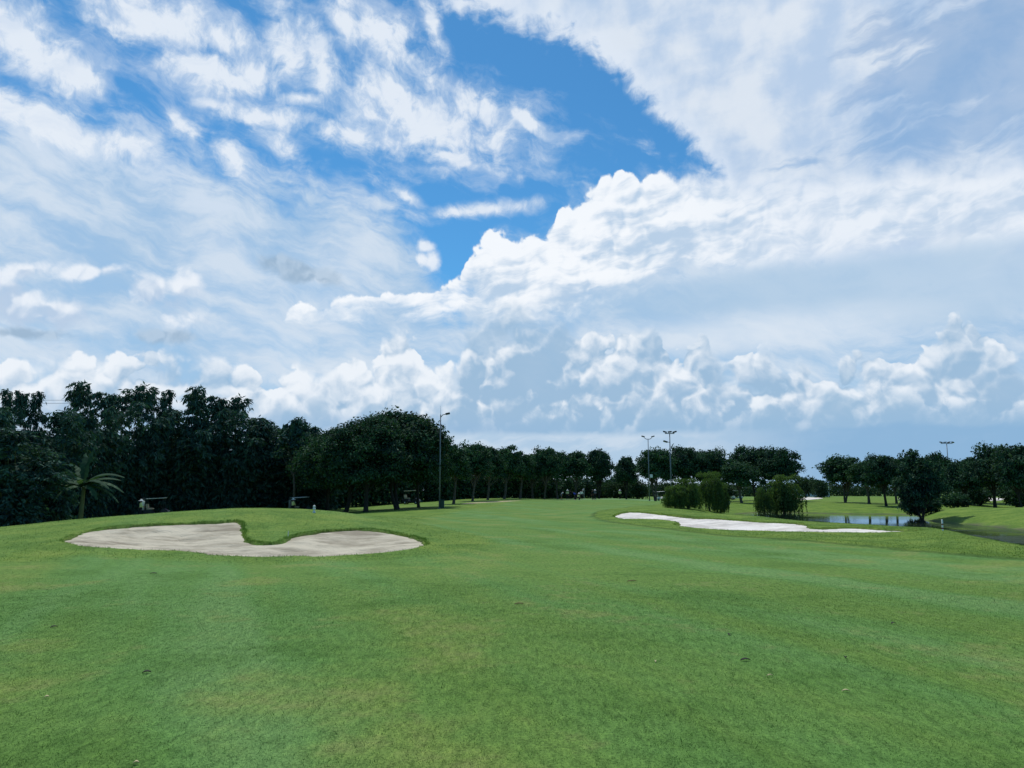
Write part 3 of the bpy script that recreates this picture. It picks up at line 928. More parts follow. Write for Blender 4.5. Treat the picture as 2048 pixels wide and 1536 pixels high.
# ------------------------------------------------------------------ broadleaf prototypes
def broadleaf(seed, H=10.0, Wd=8.0, bole=0.28, n_clump=44, per=240, leaf=0.34, trunk_r=0.2, forks=1, lean=0.0, lobes=0.30, top_pow=1.0, taper=0.0, open_=0.0):
    r = np.random.default_rng(seed)
    R = Wd / 2; zc0 = H * bole; hc = H - zc0
    centres = []
    tries = 0
    n_sh = int(n_clump * 0.72)
    for i in range(n_sh):                                   # an even, jittered outer shell
        zf = 0.98 - 1.72 * (i + 0.5) / n_sh
        a = i * 2.39996 + r.normal() * 0.25
        rr = math.sqrt(max(0, 1 - zf * zf))
        p = np.array([rr * math.cos(a), rr * math.sin(a), zf]) * r.uniform(0.70 if lobes < 0.285 and n_clump > 90 else 0.58, 0.87) + r.normal(size=3) * (0.045 + open_ * 0.6)
        zz = min(1.0, (p[2] + 0.8) / 1.7); k = 1.0 - taper * zz
        centres.append(np.array([p[0] * R * k + lean * zz, p[1] * R * k, zc0 + hc * (0.06 + 0.86 * (max(0.0, zz) ** top_pow))]))
    while len(centres) < n_clump and tries < 4000:
        tries += 1
        d = rand_dirs(1, r)[0]
        rad = r.uniform(0.15, 0.6)
        p = d * rad
        if p[2] < -0.78: continue
        zz = (p[2] + 0.8) / 1.8
        k = 1.0 - taper * zz
        c = np.array([p[0] * R * k + lean * zz, p[1] * R * k, zc0 + hc * (0.06 + 0.88 * (zz ** top_pow))])
        if all(np.linalg.norm((c - q) / np.array([R, R, hc * 0.6])) > 0.20 + open_ for q in centres):
            centres.append(c)
    centres = np.array(centres)
    parts = []
    for c in centres:
        cr = R * lobes * (r.uniform(0.75, 1.3) if n_clump > 90 else r.uniform(0.6, 1.5))
        n = int(per * r.uniform(0.7, 1.3))
        d = rand_dirs(n, r)
        d[:, 2] = np.where(d[:, 2] < -0.35, -d[:, 2] * 0.6, d[:, 2])
        rad = cr * (r.random(n) ** 0.45) * r.uniform(0.8, 1.12, n)
        p = c + d * rad[:, None] * np.array([1, 1, 0.82])
        nn = unit(d * 0.8 + rand_dirs(n, r) * 0.9 + np.array([0, 0, 0.35]))
        dd = unit(np.cross(nn, rand_dirs(n, r)) + np.array([0, 0, -0.35]))
        L = leaf * r.uniform(0.6, 1.25, n)
        parts.append(leaf_quads(p, dd, nn, L, L * r.uniform(0.45, 0.75, n)))
    # inner leaves that close the crown
    n = int(n_clump * per * 0.10)
    d = rand_dirs(n, r); rad = r.random(n) ** 0.5 * 0.6
    p = d * rad[:, None] * np.array([R, R, hc * 0.42]) + np.array([lean * 0.5, 0, zc0 + hc * 0.5])
    parts.append(leaf_quads(p, rand_dirs(n, r), rand_dirs(n, r), np.full(n, leaf * 1.9), np.full(n, leaf * 1.3)))
    crown = leaf_mesh('crown', parts, r)
    lines = []
    for f in range(forks):
        a = r.uniform(0, 2 * math.pi) + f * 2.4
        b0 = np.array([0.12 * f, 0.05 * f, -0.25])
        top = np.array([math.cos(a) * R * 0.10 * forks + lean * .2, math.sin(a) * R * 0.10 * forks, zc0 + hc * 0.12])
        tr = bent(b0, top, r, 7, 0.03)
        rr = trunk_r * (1.0 if forks == 1 else 0.72) * np.array([1.5, 1.12, 0.98, 0.92, 0.86, 0.8, 0.72])
        lines.append((tr, rr))
        lead = bent(top, np.array([top[0] * 1.3 + lean * .5, top[1], zc0 + hc * 0.72]), r, 5, 0.05)
        lines.append((lead, np.linspace(trunk_r * 0.7, trunk_r * 0.12, 5)))
        own = [c for i, c in enumerate(centres) if i % forks == f]
        for c in own[: 26]:
            t = r.uniform(0.0, 0.75)
            s = lead[min(4, int(t * 4))] if r.random() < 0.6 else tr[r.integers(4, 7)]
            L = np.linalg.norm(c - s)
            b = bent(s, c, r, 5, 0.10)
            b[1:4, 2] += L * 0.06
            lines.append((b, np.linspace(trunk_r * 0.34, 0.015, 5)))
    V, F = tubes(lines, 7)
    return np_mesh('trunk', V, F, True), crown, H, Wd


# ------------------------------------------------------------------ bamboo
def bamboo(seed, H=13.0, spread=3.4, culms=20, sprays=58, per=17):
    r = np.random.default_rng(seed)
    lines, parts = [], []
    for i in range(culms):
        a = r.uniform(0, 2 * math.pi)
        br = 0.9 * math.sqrt(r.random())
        base = np.array([math.cos(a) * br, math.sin(a) * br, -0.2])
        a2 = a + r.normal() * 0.5
        h = H * ((1.0, 0.97, 0.93)[i] if i < 3 else r.uniform(0.50, 0.86))
        out_ = spread * r.uniform(0.15, 0.9) * (0.45 if i < 3 else 1.0)
        t = np.linspace(0, 1, 12)
        zz = h * (1.06 * t - 0.10 * t ** 6)
        if i >= 3: zz = zz - h * 0.10 * r.random() * t ** 5
        rad = out_ * (0.12 * t + 0.88 * t ** 2.6)
        pts = np.stack([base[0] + np.cos(a2) * rad, base[1] + np.sin(a2) * rad, zz - 0.2], -1)
        lines.append((pts, np.linspace(0.055, 0.010, 12)))
        n_top = sprays * (1.45 if i < 3 else 1.0)
        ts = np.concatenate([r.uniform(0.06, 0.6, int(sprays * 0.42)), 1.0 - (0.30 if i < 3 else 0.45) * r.random(int(n_top * 0.58)) ** 1.2])
        for tt in ts:
            k = tt * 11; i0 = min(10, int(k)); p0 = pts[i0] * (1 - (k - i0)) + pts[i0 + 1] * (k - i0)
            da = r.uniform(0, 2 * math.pi)
            L = r.uniform(0.7, 1.7) * (1.0 if tt < 0.8 else 0.75)
            d0 = np.array([math.cos(da), math.sin(da), r.uniform(0.1, 0.7)])
            d0 += 0.5 * np.array([math.cos(a2), math.sin(a2), 0])
            d0 /= np.linalg.norm(d0)
            n = int(per * r.uniform(0.6, 1.4))
            u = r.uniform(0.15, 1.0, n)
            pos = p0 + d0 * (u * L)[:, None] + np.array([0, 0, -1]) * (0.55 * L * u ** 2)[:, None] + r.normal(size=(n, 3)) * 0.07
            dirs = unit(d0 * 0.45 + np.array([0, 0, -1.0]) * (0.35 + 0.8 * u)[:, None] + r.normal(size=(n, 3)) * 0.35)
            LL = r.uniform(0.28, 0.58, n)
            parts.append(leaf_quads(pos, dirs, rand_dirs(n, r), LL, LL * r.uniform(0.22, 0.36, n), 0.1))
    V, F = tubes(lines, 5)
    return np_mesh('culms', V, F, True), leaf_mesh('foliage', parts, r), H, spread * 2


# ------------------------------------------------------------------ willow
def willow(seed, H=6.0, Wd=5.0, strands=420, per=36):
    r = np.random.default_rng(seed)
    R = Wd / 2
    lines = [(bent((0, 0, -0.3), (0.15 * R, 0, H * 0.42), r, 6, 0.05), np.array([.26, .2, .18, .17, .15, .13]))]
    limb_ends = []
    for i in range(9):
        a = i * 0.7 + r.uniform(-0.2, 0.2)
        e = np.array([math.cos(a) * R * r.uniform(0.25, 0.75), math.sin(a) * R * r.uniform(0.25, 0.75), H * (r.uniform(0.55, 0.85) if i % 3 else 0.97)])
        lines.append((bent((0.15 * R, 0, H * 0.40), e, r, 5, 0.1), np.linspace(0.09, 0.02, 5)))
        limb_ends.append(e)
    limb_ends = np.array(limb_ends)
    parts = []
    for s in range(strands):
        e = limb_ends[r.integers(len(limb_ends))]
        st = e * np.array([r.uniform(0.5, 1.2), r.uniform(0.5, 1.2), 1]) + r.normal(size=3) * np.array([0.30, 0.30, 0.05]) * R * 0.7
        st[2] = min(st[2], H * 0.98 - 0.25 * H * (np.hypot(st[0], st[1]) / R) ** 2 * 0.8)
        st[2] *= r.uniform(0.66, 1.0) - 0.18 * (np.hypot(st[0], st[1]) / R) ** 2
        L = (st[2]) * r.uniform(0.30, 0.97)
        n = int(per * r.uniform(0.6, 1.3))
        u = np.sort(r.random(n))
        od = np.array([st[0], st[1], 0]); od = od / (np.linalg.norm(od) + 1e-6)
        arc = np.minimum(u * 4, 1.0)
        pos = st + od * (0.35 * arc)[:, None] + np.array([0, 0, 0.25]) * (np.sin(np.minimum(u * 5, math.pi)))[:, None] + np.array([0, 0, -1.0]) * (u * L)[:, None] + r.normal(size=(n, 3)) * 0.07
        dirs = unit(np.array([0, 0, -1.0]) + r.normal(size=(n, 3)) * 0.35)
        LL = r.uniform(0.22, 0.42, n)
        parts.append(leaf_quads(pos, dirs, rand_dirs(n, r), LL, LL * 0.30, 0.1))
    # leafy cap
    n = 2600
    d = rand_dirs(n, r); d[:, 2] = np.abs(d[:, 2])
    e = limb_ends[r.integers(0, len(limb_ends), n)]
    pos = e * np.array([1, 1, 0.93]) + d * (r.random(n) ** 0.5)[:, None] * np.array([R * .36, R * .36, H * .12])
    LL = r.uniform(0.2, 0.4, n)
    parts.append(leaf_quads(pos, unit(d * 0.5 + np.array([0, 0, -0.7]) + r.normal(size=(n, 3)) * .4), rand_dirs(n, r), LL, LL * 0.36, 0.1))
    V, F = tubes(lines, 7)
    return np_mesh('trunk', V, F, True), leaf_mesh('crown', parts, r), H, Wd


def shrub(seed, H=2.5, Wd=3.0, n_clump=16, per=170, leaf=0.26):
    r = np.random.default_rng(seed)
    parts = []; lines = []
    for i in range(n_clump):
        a = r.uniform(0, 2 * math.pi); rr = Wd * 0.36 * math.sqrt(r.random())
        c = np.array([math.cos(a) * rr, math.sin(a) * rr, H * r.uniform(0.25, 0.82) * (1 - 0.3 * rr / Wd)])
        n = int(per * r.uniform(.7, 1.3)); d = rand_dirs(n, r)
        p = c + d * (r.random(n) ** .5 * H * 0.24)[:, None] * np.array([1.15, 1.15, 1])
        p[:, 2] = np.maximum(p[:, 2], 0.03)
        L = leaf * r.uniform(.6, 1.3, n)
        parts.append(leaf_quads(p, unit(d + r.normal(size=(n, 3)) * .6), rand_dirs(n, r), L, L * .5))
        lines.append((bent((0, 0, -0.1), c, r, 4, .06), np.linspace(.035, .01, 4)))
    V, F = tubes(lines, 5)
    return np_mesh('stems', V, F, True), leaf_mesh('foliage', parts, r), H, Wd


PROTO = {}
HEAD = {}
FLIP = [0]
NAMES = {'round': ('broadleaf_tree', 'trunk', 'crown', BARK_DARK, LEAF_DARK, 'tree'), 'row': ('broadleaf_tree', 'trunk', 'crown', BARK, LEAF_MID, 'tree'),
         'dark': ('broadleaf_tree', 'trunk', 'crown', BARK_DARK, LEAF_DARK, 'tree'), 'bamboo': ('bamboo_clump', 'culms', 'foliage', CULM, LEAF_BAMBOO, 'bamboo'),
         'willow': ('willow_tree', 'trunk', 'crown', BARK, LEAF_WILLOW, 'willow'), 'open': ('open_crowned_tree', 'trunk', 'crown', BARK, LEAF_BAMBOO, 'tree'),
         'shrub': ('shrub', 'stems', 'foliage', BARK_DARK, LEAF_FAR, 'shrub'), 'shade': ('shrub', 'stems', 'foliage', BARK_DARK, LEAF_DARK, 'shrub')}


def proto(key):
    if key in PROTO:
        return PROTO[key]
    kind = key.split(':')[0]
    mk = {
        'round:0': lambda: broadleaf(101, 11, 11, 0.16, 120, 330, 0.30, 0.24, 1, lobes=0.27),
        'round:1': lambda: broadleaf(102, 11, 10, 0.17, 115, 330, 0.30, 0.24, 1, lobes=0.28),
        'round:2': lambda: broadleaf(103, 10, 9, 0.17, 110, 330, 0.30, 0.22, 2, lobes=0.28),
        'row:0': lambda: broadleaf(201, 9, 6.4, 0.27, 46, 260, 0.34, 0.19, 1, lobes=0.30, taper=0.15),
        'row:1': lambda: broadleaf(202, 9, 6.0, 0.30, 42, 260, 0.34, 0.18, 1, lobes=0.32, taper=0.25),
        'row:2': lambda: broadleaf(203, 9, 6.8, 0.25, 50, 260, 0.34, 0.20, 2, lobes=0.29),
        'row:3': lambda: broadleaf(204, 9, 6.2, 0.28, 44, 250, 0.34, 0.18, 1, lobes=0.33, taper=0.1, lean=0.5),
        'dark:0': lambda: broadleaf(301, 9, 9.5, 0.25, 60, 280, 0.36, 0.24, 1, lobes=0.26),
        'dark:1': lambda: broadleaf(302, 9, 9.0, 0.22, 56, 280, 0.36, 0.24, 1, lobes=0.28, lean=0.8),
        'dark:2': lambda: broadleaf(303, 9, 8.0, 0.18, 58, 280, 0.36, 0.22, 2, lobes=0.27, taper=0.2),
        'dark:3': lambda: broadleaf(304, 9, 8.4, 0.10, 60, 250, 0.36, 0.22, 2, lobes=0.25, taper=0.1, open_=0.06),
        'bamboo:0': lambda: bamboo(401, 13, 3.4, 20), 'bamboo:1': lambda: bamboo(402, 13, 3.0, 18), 'bamboo:2': lambda: bamboo(403, 13, 3.8, 22),
        'bamboo:3': lambda: bamboo(404, 13, 3.2, 20), 'bamboo:4': lambda: bamboo(405, 13, 2.4, 9),
        'willow:0': lambda: willow(501), 'willow:1': lambda: willow(502, strands=440), 'willow:2': lambda: willow(503, 6, 6, 330, 34),
        'open:0': lambda: broadleaf(601, 12, 6.0, 0.45, 26, 90, 0.45, 0.16, 1, lobes=0.26, open_=0.12, taper=0.3),
        'shrub:0': lambda: shrub(701), 'shrub:1': lambda: shrub(702, 2.5, 3.4, 20), 'shade:0': lambda: shrub(703, 2.5, 3.2, 18, 150, 0.3),
    }[key]()
    tr, cr, H, Wd = mk
    nm = NAMES[kind]
    tr.materials.append(nm[3]); cr.materials.append(nm[4])
    if kind == 'bamboo':                        # direction the plume leans, so clumps can be turned end-on
        co = np.empty(len(cr.vertices) * 3, np.float32); cr.vertices.foreach_get('co', co); co = co.reshape(-1, 3)
        hv = co[co[:, 2] > 0.84 * H].mean(0)
        HEAD[key] = math.atan2(hv[1], hv[0])
    PROTO[key] = (tr, cr, H, Wd, nm)
    return PROTO[key]


def plant(key, px, Y, top, width, label, group, rot=None, base_px=None):
    tr, cr, H, Wd, nm = proto(key)
    p = at(px, 1000, Y)
    x = p.x
    z = gz(x, Y)
    zt = at(px, top, Y).z
    s_h = (zt - z) / H
    s_w = width / FPX * Y / Wd
    if rot is None:
        rot = random.uniform(0, 6.28)
        if key in HEAD:
            FLIP[0] ^= 1
            rot = (-math.pi / 2 if FLIP[0] else math.pi / 2) - HEAD[key]
    root = empty(nm[0], (x, Y, z), rot)
    root.scale = (s_w, s_w, s_h)
    tag(root, label, nm[5], group)
    for n_, me in ((nm[1], tr), (nm[2], cr)):
        o = bpy.data.objects.new(n_, me); COL.objects.link(o); o.parent = root
    return root


exec_plants = True
# ---- bamboo belt on the left: px, metres, top row, width px
B = 'bamboo clumps along the left edge of the fairway'
for k, px, Y, top, w, lab in [
    (0, -40, 60, 790, 170, 'bamboo clump cut by the left edge of the picture, below the first slender plume'),
    (4, 4, 63, 762, 62, 'slender bamboo plume at the very left edge, taller than the clump below it'),
    (4, 47, 66, 769, 66, 'thin upright bamboo plume standing free above the others near the left edge'),
    (1, 108, 67, 806, 140, 'low arching bamboo with sky showing through its bent crown'),
    (2, 172, 80, 757, 170, 'tall bamboo clump behind the banana plant, plume drooping to its left'),
    (3, 246, 88, 757, 150, 'tall bamboo clump right of the banana plant with a broad round plume'),
    (4, 309, 93, 767, 74, 'bamboo clump with a small round plume, behind the nearest golf cart'),
    (0, 350, 93, 803, 170, 'shorter bamboo clump just right of the nearest golf cart'),
    (2, 400, 95, 766, 150, 'tall bamboo clump with a pointed tip between the first two golf carts'),
    (3, 446, 96, 782, 140, 'bamboo clump whose plume nods sharply to the right above the bunker spit'),
    (0, 492, 98, 816, 170, 'lower bamboo clump sloping down to the right, left of the second golf cart'),
    (1, 532, 100, 842, 150, 'low bamboo clump just left of the open-crowned tree'),
    (2, 630, 104, 850, 190, 'low bamboo clump behind the left side of the big round trees'),
    (3, 590, 101, 862, 170, 'shortest bamboo clump, right behind the second golf cart')]:
    plant('bamboo:%d' % k, px, Y, top, w, lab, B)
plant('bamboo:1', 20, 58, 850, 190, 'low leafy bamboo in front of the left edge thicket', B)
plant('bamboo:3', 78, 77, 872, 140, 'low bamboo filling the gap left of the banana plant', B)
plant('open:0', 585, 92, 818, 95, 'tree with an open feathery crown rising above the bamboo', None)

# ---- big round trees, left of the first light pole
R_ = 'big round trees left of the first light pole'
plant('round:0', 690, 84, 846, 200, 'wide dark round tree, leftmost of the big trees by the pole', R_)
plant('round:1', 732, 77, 830, 190, 'big dark round tree whose trunk stands nearest the camera', R_)
plant('round:2', 797, 82, 811, 205, 'tallest big round tree with a domed crown', R_)
plant('round:0', 838, 88, 836, 130, 'big round tree closest to the first light pole', R_, rot=2.0)
plant('round:1', 655, 95, 862, 150, 'lower round tree between the bamboo and the big domed tree', R_, rot=4.0)

# ---- the row running away to the green
G = 'trees in the row behind the green'
for k, px, Y, top, w, lab in [
    ('row:0', 907, 98, 884, 86, 'lighter green tree just right of the first light pole'),
    ('row:2', 944, 110, 877, 84, 'light topped tree, second right of the first light pole'),
    ('row:1', 975, 118, 885, 76, 'darker tree, third right of the first light pole'),
    ('row:3', 1008, 126, 886, 80, 'tree above the end of the pale cart path'),
    ('row:0', 1040, 134, 898, 76, 'lower tree right of the cart path'),
    ('row:1', 1066, 150, 908, 70, 'low tree in the dip of the row left of the golfers'),
    ('row:2', 1088, 138, 888, 66, 'tree with a clear slim trunk left of the golfers'),
    ('row:3', 1116, 150, 892, 66, 'tree with a light top directly above the stooping golfer'),
    ('row:1', 1150, 154, 895, 74, 'dark tree straight behind the flagstick'),
    ('dark:2', 1198, 158, 888, 66, 'tall rounded dark tree right of the flagstick'),
    ('dark:2', 1253, 150, 904, 52, 'small dark tree standing alone behind the rightmost golfer'),
    ('row:2', 1311, 130, 889, 82, 'bushy tree behind the thinner double floodlight pole'),
    ('dark:0', 1372, 138, 888, 110, 'wide flat topped tree right of the tall floodlight pole'),
    ('dark:1', 1428, 142, 896, 100, 'wide dark tree behind the right-hand willow of the pair'),
    ('row:3', 1484, 128, 915, 84, 'lower dark tree with a leaning trunk left of the tall pointed crown'),
    ('dark:0', 1512, 146, 886, 100, 'tall tree with an uneven pointed top right of the willow pair'),
    ('dark:1', 1556, 140, 893, 92, 'broad dark tree at the right end of the centre row')]:
    plant(k, px, Y, top, w, lab, G)

# ---- willows on the pond bank
Wg = 'weeping willows on the pond bank'
plant('willow:0', 1350, 85, 972, 46, 'lowest weeping willow, at the foot of the tall floodlight pole', Wg)
plant('willow:1', 1376, 87, 957, 56, 'weeping willow second from the tall floodlight pole, with a rounded top', Wg)
plant('willow:2', 1420, 90, 944, 58, 'tallest weeping willow of the clump behind the right bunker', Wg)
plant('willow:0', 1441, 92, 966, 36, 'narrow weeping willow at the right end of the clump', Wg)
plant('willow:1', 1568, 103, 950, 70, 'weeping willow standing alone at the pond edge', Wg)
plant('willow:2', 1528, 101, 976, 38, 'low drooping willow just left of the lone one at the pond edge', Wg)

# ---- trees beyond the pond on the right
Q = 'trees beyond the pond on the right'
for k, px, Y, top, w, lab in [
    ('row:2', 1690, 130, 905, 92, 'light leaved tree at the left end of the grove beyond the pond'),
    ('row:0', 1738, 122, 915, 84, 'tree with a forked pale trunk in the grove beyond the pond'),
    ('dark:0', 1772, 110, 904, 96, 'dark thick trunked tree, third from the left beyond the pond'),
    ('row:1', 1793, 124, 908, 74, 'slim dark tree behind the thick trunked one beyond the pond'),
    ('dark:3', 1843, 75, 891, 108, 'big dark tree with branches sweeping down to the water'),
    ('dark:1', 1880, 118, 912, 96, 'dark tree between the sweeping tree and the far floodlight pole'),
    ('dark:0', 1926, 100, 917, 92, 'dark tree with a broad shaded trunk left of the right mound'),
    ('dark:1', 1990, 104, 886, 124, 'wide tree over the sand behind the right mound'),
    ('dark:2', 2046, 96, 877, 110, 'tree cut by the right edge of the picture')]:
    plant(k, px, Y, top, w, lab, Q)
for k, px, Y, top, w, lab in [  # trees added so their overlapping crowns shade the far ground
    ('dark:2', 1955, 122, 908, 92, 'added dark tree filling the gap left of the wide tree by the right sand'),
    ('dark:0', 2020, 124, 900, 110, 'added dark tree behind the gap between the two rightmost trees'),
    ('dark:2', 1868, 128, 922, 80, 'added low dark tree right behind the sweeping waterside tree')]:
    plant(k, px, Y, top, w, lab, Q)
for px, Y, top, w, lab in [(1840, 84, 985, 70, 'dark bush at the foot of the tree sweeping to the water'), (1905, 96, 985, 60, 'dark bush beside the shaded trunk left of the right mound'),
                           (1960, 112, 972, 56, 'added dark bush under the trees left of the sand on the right'), (2036, 110, 970, 62, 'added dark bush under the rightmost tree behind the mound')]:  # this pair added to darken the shaded strip under the trees
    plant('shade:0', px, Y, top, w, lab, 'bushes on the far bank')

# ---- mid-green shrubs seen between the far trunks
S = 'shrubs between the far trunks'
for i, (px, Y, top, w, lab) in enumerate([
    (1230, 172, 962, 50, 'green shrub left of the small lone dark tree'), (1275, 170, 955, 52, 'green shrub right of the small lone dark tree'),
    (1335, 168, 962, 46, 'green shrub behind the foot of the tall floodlight pole'), (1455, 175, 966, 60, 'shrub behind the leaning trunk right of the willow pair'),
    (1612, 190, 951, 44, 'wispy pale shrub at the left of the sky gap'), (1640, 185, 957, 44, 'pale shrub in the middle of the sky gap beyond the pond'),
    (1962, 150, 962, 60, 'shrub behind the sand right of the shaded trunk'), (2025, 140, 958, 60, 'shrub near the right edge behind the mound')]):
    plant('shrub:%d' % (i % 2), px, Y, top, w, lab, S)


# ------------------------------------------------------------------ far wood and undergrowth (masses nobody could count)
def leaf_wall(name, line, depth, hfun, n, leaf, mat, label, seed):
    r = np.random.default_rng(seed)
    line = np.array(line, float)
    seg = np.linalg.norm(np.diff(line, axis=0), axis=1); cum = np.concatenate([[0], np.cumsum(seg)])
    u = r.random(n) * cum[-1]
    x = np.interp(u, cum, line[:, 0]); y = np.interp(u, cum, line[:, 1]) + r.uniform(0, depth, n)
    hh = hfun(x, y) * (0.75 + 0.28 * vnoise(x * .30, y * .30, seed) + 0.15 * vnoise(x * .9, y * .9, seed + 1))
    z = gz_np(x, y) + hh * r.random(n) ** 0.75
    L = leaf * r.uniform(.6, 1.3, n)
    d = unit(rand_dirs(n, r) + np.array([0, 0, -0.4]))
    me = leaf_mesh(name, [leaf_quads(np.stack([x, y, z], -1), d, rand_dirs(n, r), L, L * .6)], r)
    return tag(mesh_obj(name, me, mat), label, 'undergrowth', kind='stuff')


leaf_wall('undergrowth', [(-75, 76), (-48, 86), (-40, 98), (-30, 106), (-20, 116), (-10, 126)], 9, lambda x, y: 6.8 + 0 * x, 60000, 0.55, LEAF_DARK, 'dense dark undergrowth behind the bamboo and the big round trees', 31)
leaf_wall('undergrowth', [(-14, 124), (0, 150), (14, 172), (28, 176)], 9, lambda x, y: 6.0 + 0 * x, 34000, 0.6, LEAF_DARK, 'dense dark undergrowth behind the tree row by the green', 33)
leaf_wall('distant_wood', [(20, 230), (70, 235), (100, 240), (170, 225), (240, 200)], 14, lambda x, y: 4.6 + 0 * x, 36000, 0.8, LEAF_FAR, 'far low wood closing the view beyond the pond', 35)
# ------------------------------------------------------------------ simple materials
def mat(name, col, rough=0.6, metal=0.0, spec=0.4, noise_amt=0.12, scale=8.0):
    mt = bpy.data.materials.new(name); mt.use_nodes = True
    M = NT(mt.node_tree); bs = mt.node_tree.nodes['Principled BSDF']
    pos = M.n('ShaderNodeTexCoord').outputs['Object']
    n_ = M.noise(pos, scale, 3, 0.6)
    lo = tuple(max(0, c * (1 - noise_amt * 2)) for c in col[:3]) + (1,)
    hi = tuple(min(1, c * (1 + noise_amt)) for c in col[:3]) + (1,)
    M.link(M.mix(n_, lo, hi), bs.inputs['Base Color'])
    bs.inputs['Roughness'].default_value = rough
    bs.inputs['Metallic'].default_value = metal
    bs.inputs['Specular IOR Level'].default_value = spec
    return mt


MT = {
    'steel': mat('galvanised_steel', lin(120, 124, 128), 0.5, 0.3), 'dark_metal': mat('dark_metal', lin(42, 44, 48), 0.5, 0.2),
    'white': mat('white_paint', lin(228, 228, 224), 0.45), 'white_cloth': mat('white_cloth', lin(245, 245, 240), 0.85, noise_amt=0.04), 'vest': mat('yellow_green_cloth', lin(226, 228, 164), 0.85, noise_amt=0.05),
    'navy': mat('navy_cloth', lin(24, 28, 44), 0.85), 'black': mat('black_cloth', lin(20, 20, 24), 0.85), 'blue': mat('blue_cloth', lin(38, 74, 176), 0.8),
    'skin': mat('skin', lin(158, 112, 84), 0.6), 'hair': mat('hair', lin(22, 18, 16), 0.7), 'rubber': mat('tyre_rubber', lin(22, 22, 22), 0.85),
    'cart_body': mat('dark_cart_body', lin(30, 34, 54), 0.3), 'seat': mat('beige_seat', lin(172, 164, 148), 0.7), 'green_box': mat('green_cabinet', lin(34, 62, 48), 0.5),
    'red': mat('red_brown_paint', lin(126, 40, 32), 0.5), 'pink': mat('pink_flag_cloth', lin(232, 196, 206), 0.8), 'leaf_brown': mat('dry_leaf', lin(92, 70, 40), 0.8),
    'leaf_black': mat('rotting_leaf', lin(26, 26, 20), 0.8), 'straw': mat('straw', lin(196, 184, 140), 0.8), 'plaster': mat('white_plaster', lin(214, 214, 210), 0.8),
    'roof': mat('grey_roof', lin(120, 116, 112), 0.7), 'lens': mat('lamp_lens', lin(190, 196, 200), 0.2), 'grey_cloth': mat('grey_cloth', lin(120, 122, 130), 0.85),
    'wire': mat('cable', lin(46, 50, 60), 0.6), 'window': mat('dark_window', lin(40, 48, 56), 0.2)}


class MB:
    def __init__(self):
        self.bm = bmesh.new()

    def box(self, c, s, bev=0.0, rot=None):
        bm2 = bmesh.new()
        bmesh.ops.create_cube(bm2, size=1.0)
        bmesh.ops.scale(bm2, vec=s, verts=bm2.verts)
        if bev: bmesh.ops.bevel(bm2, geom=bm2.edges[:], offset=bev, segments=2, affect='EDGES')
        if rot is not None: bmesh.ops.rotate(bm2, cent=(0, 0, 0), matrix=rot, verts=bm2.verts)
        bmesh.ops.translate(bm2, vec=c, verts=bm2.verts)
        self._join(bm2); return self

    def _join(self, bm2):
        me = bpy.data.meshes.new('tmp'); bm2.to_mesh(me); bm2.free()
        self.bm.from_mesh(me); bpy.data.meshes.remove(me)

    def tube(self, pts, rads, sides=8, cap=True):
        V, F = tubes([(np.array(pts, float), np.array(rads, float))], sides)
        vs_ = [self.bm.verts.new(v) for v in V]
        for f in F: self.bm.faces.new([vs_[i] for i in f])
        if cap:
            self.bm.faces.new(vs_[:sides]); self.bm.faces.new(vs_[-sides:][::-1])
        return self

    def lathe(self, prof, sides=16, c=(0, 0, 0), axis='Z'):
        """prof: list of (radius, height)"""
        rings = []
        for r_, h in prof:
            ring = []
            for k in range(sides):
                a = 2 * math.pi * k / sides
                x, y, z = r_ * math.cos(a), r_ * math.sin(a), h
                if axis == 'Y': x, y, z = x, z, y
                ring.append(self.bm.verts.new((x + c[0], y + c[1], z + c[2])))
            rings.append(ring)
        for a, b in zip(rings[:-1], rings[1:]):
            for k in range(sides):
                self.bm.faces.new((a[k], a[(k + 1) % sides], b[(k + 1) % sides], b[k]))
        for ring in (rings[0], rings[-1]):
            if len(ring) > 2: self.bm.faces.new(ring)
        return self

    def build(self, name, m, parent=None, smooth=False):
        bmesh.ops.recalc_face_normals(self.bm, faces=self.bm.faces)
        me = bpy.data.meshes.new(name); self.bm.to_mesh(me); self.bm.free()
        if smooth:
            me.polygons.foreach_set('use_smooth', np.ones(len(me.polygons), bool))
        return mesh_obj(name, me, m, parent)


def place(px, Y, dz=0.0):
    p = at(px, 1000, Y)
    return (p.x, Y, gz(p.x, Y) + dz)


def copy_tree(o, parent=None):
    c_ = o.copy(); COL.objects.link(c_); c_.parent = parent
    for ch in list(o.children): copy_tree(ch, c_)
    return c_


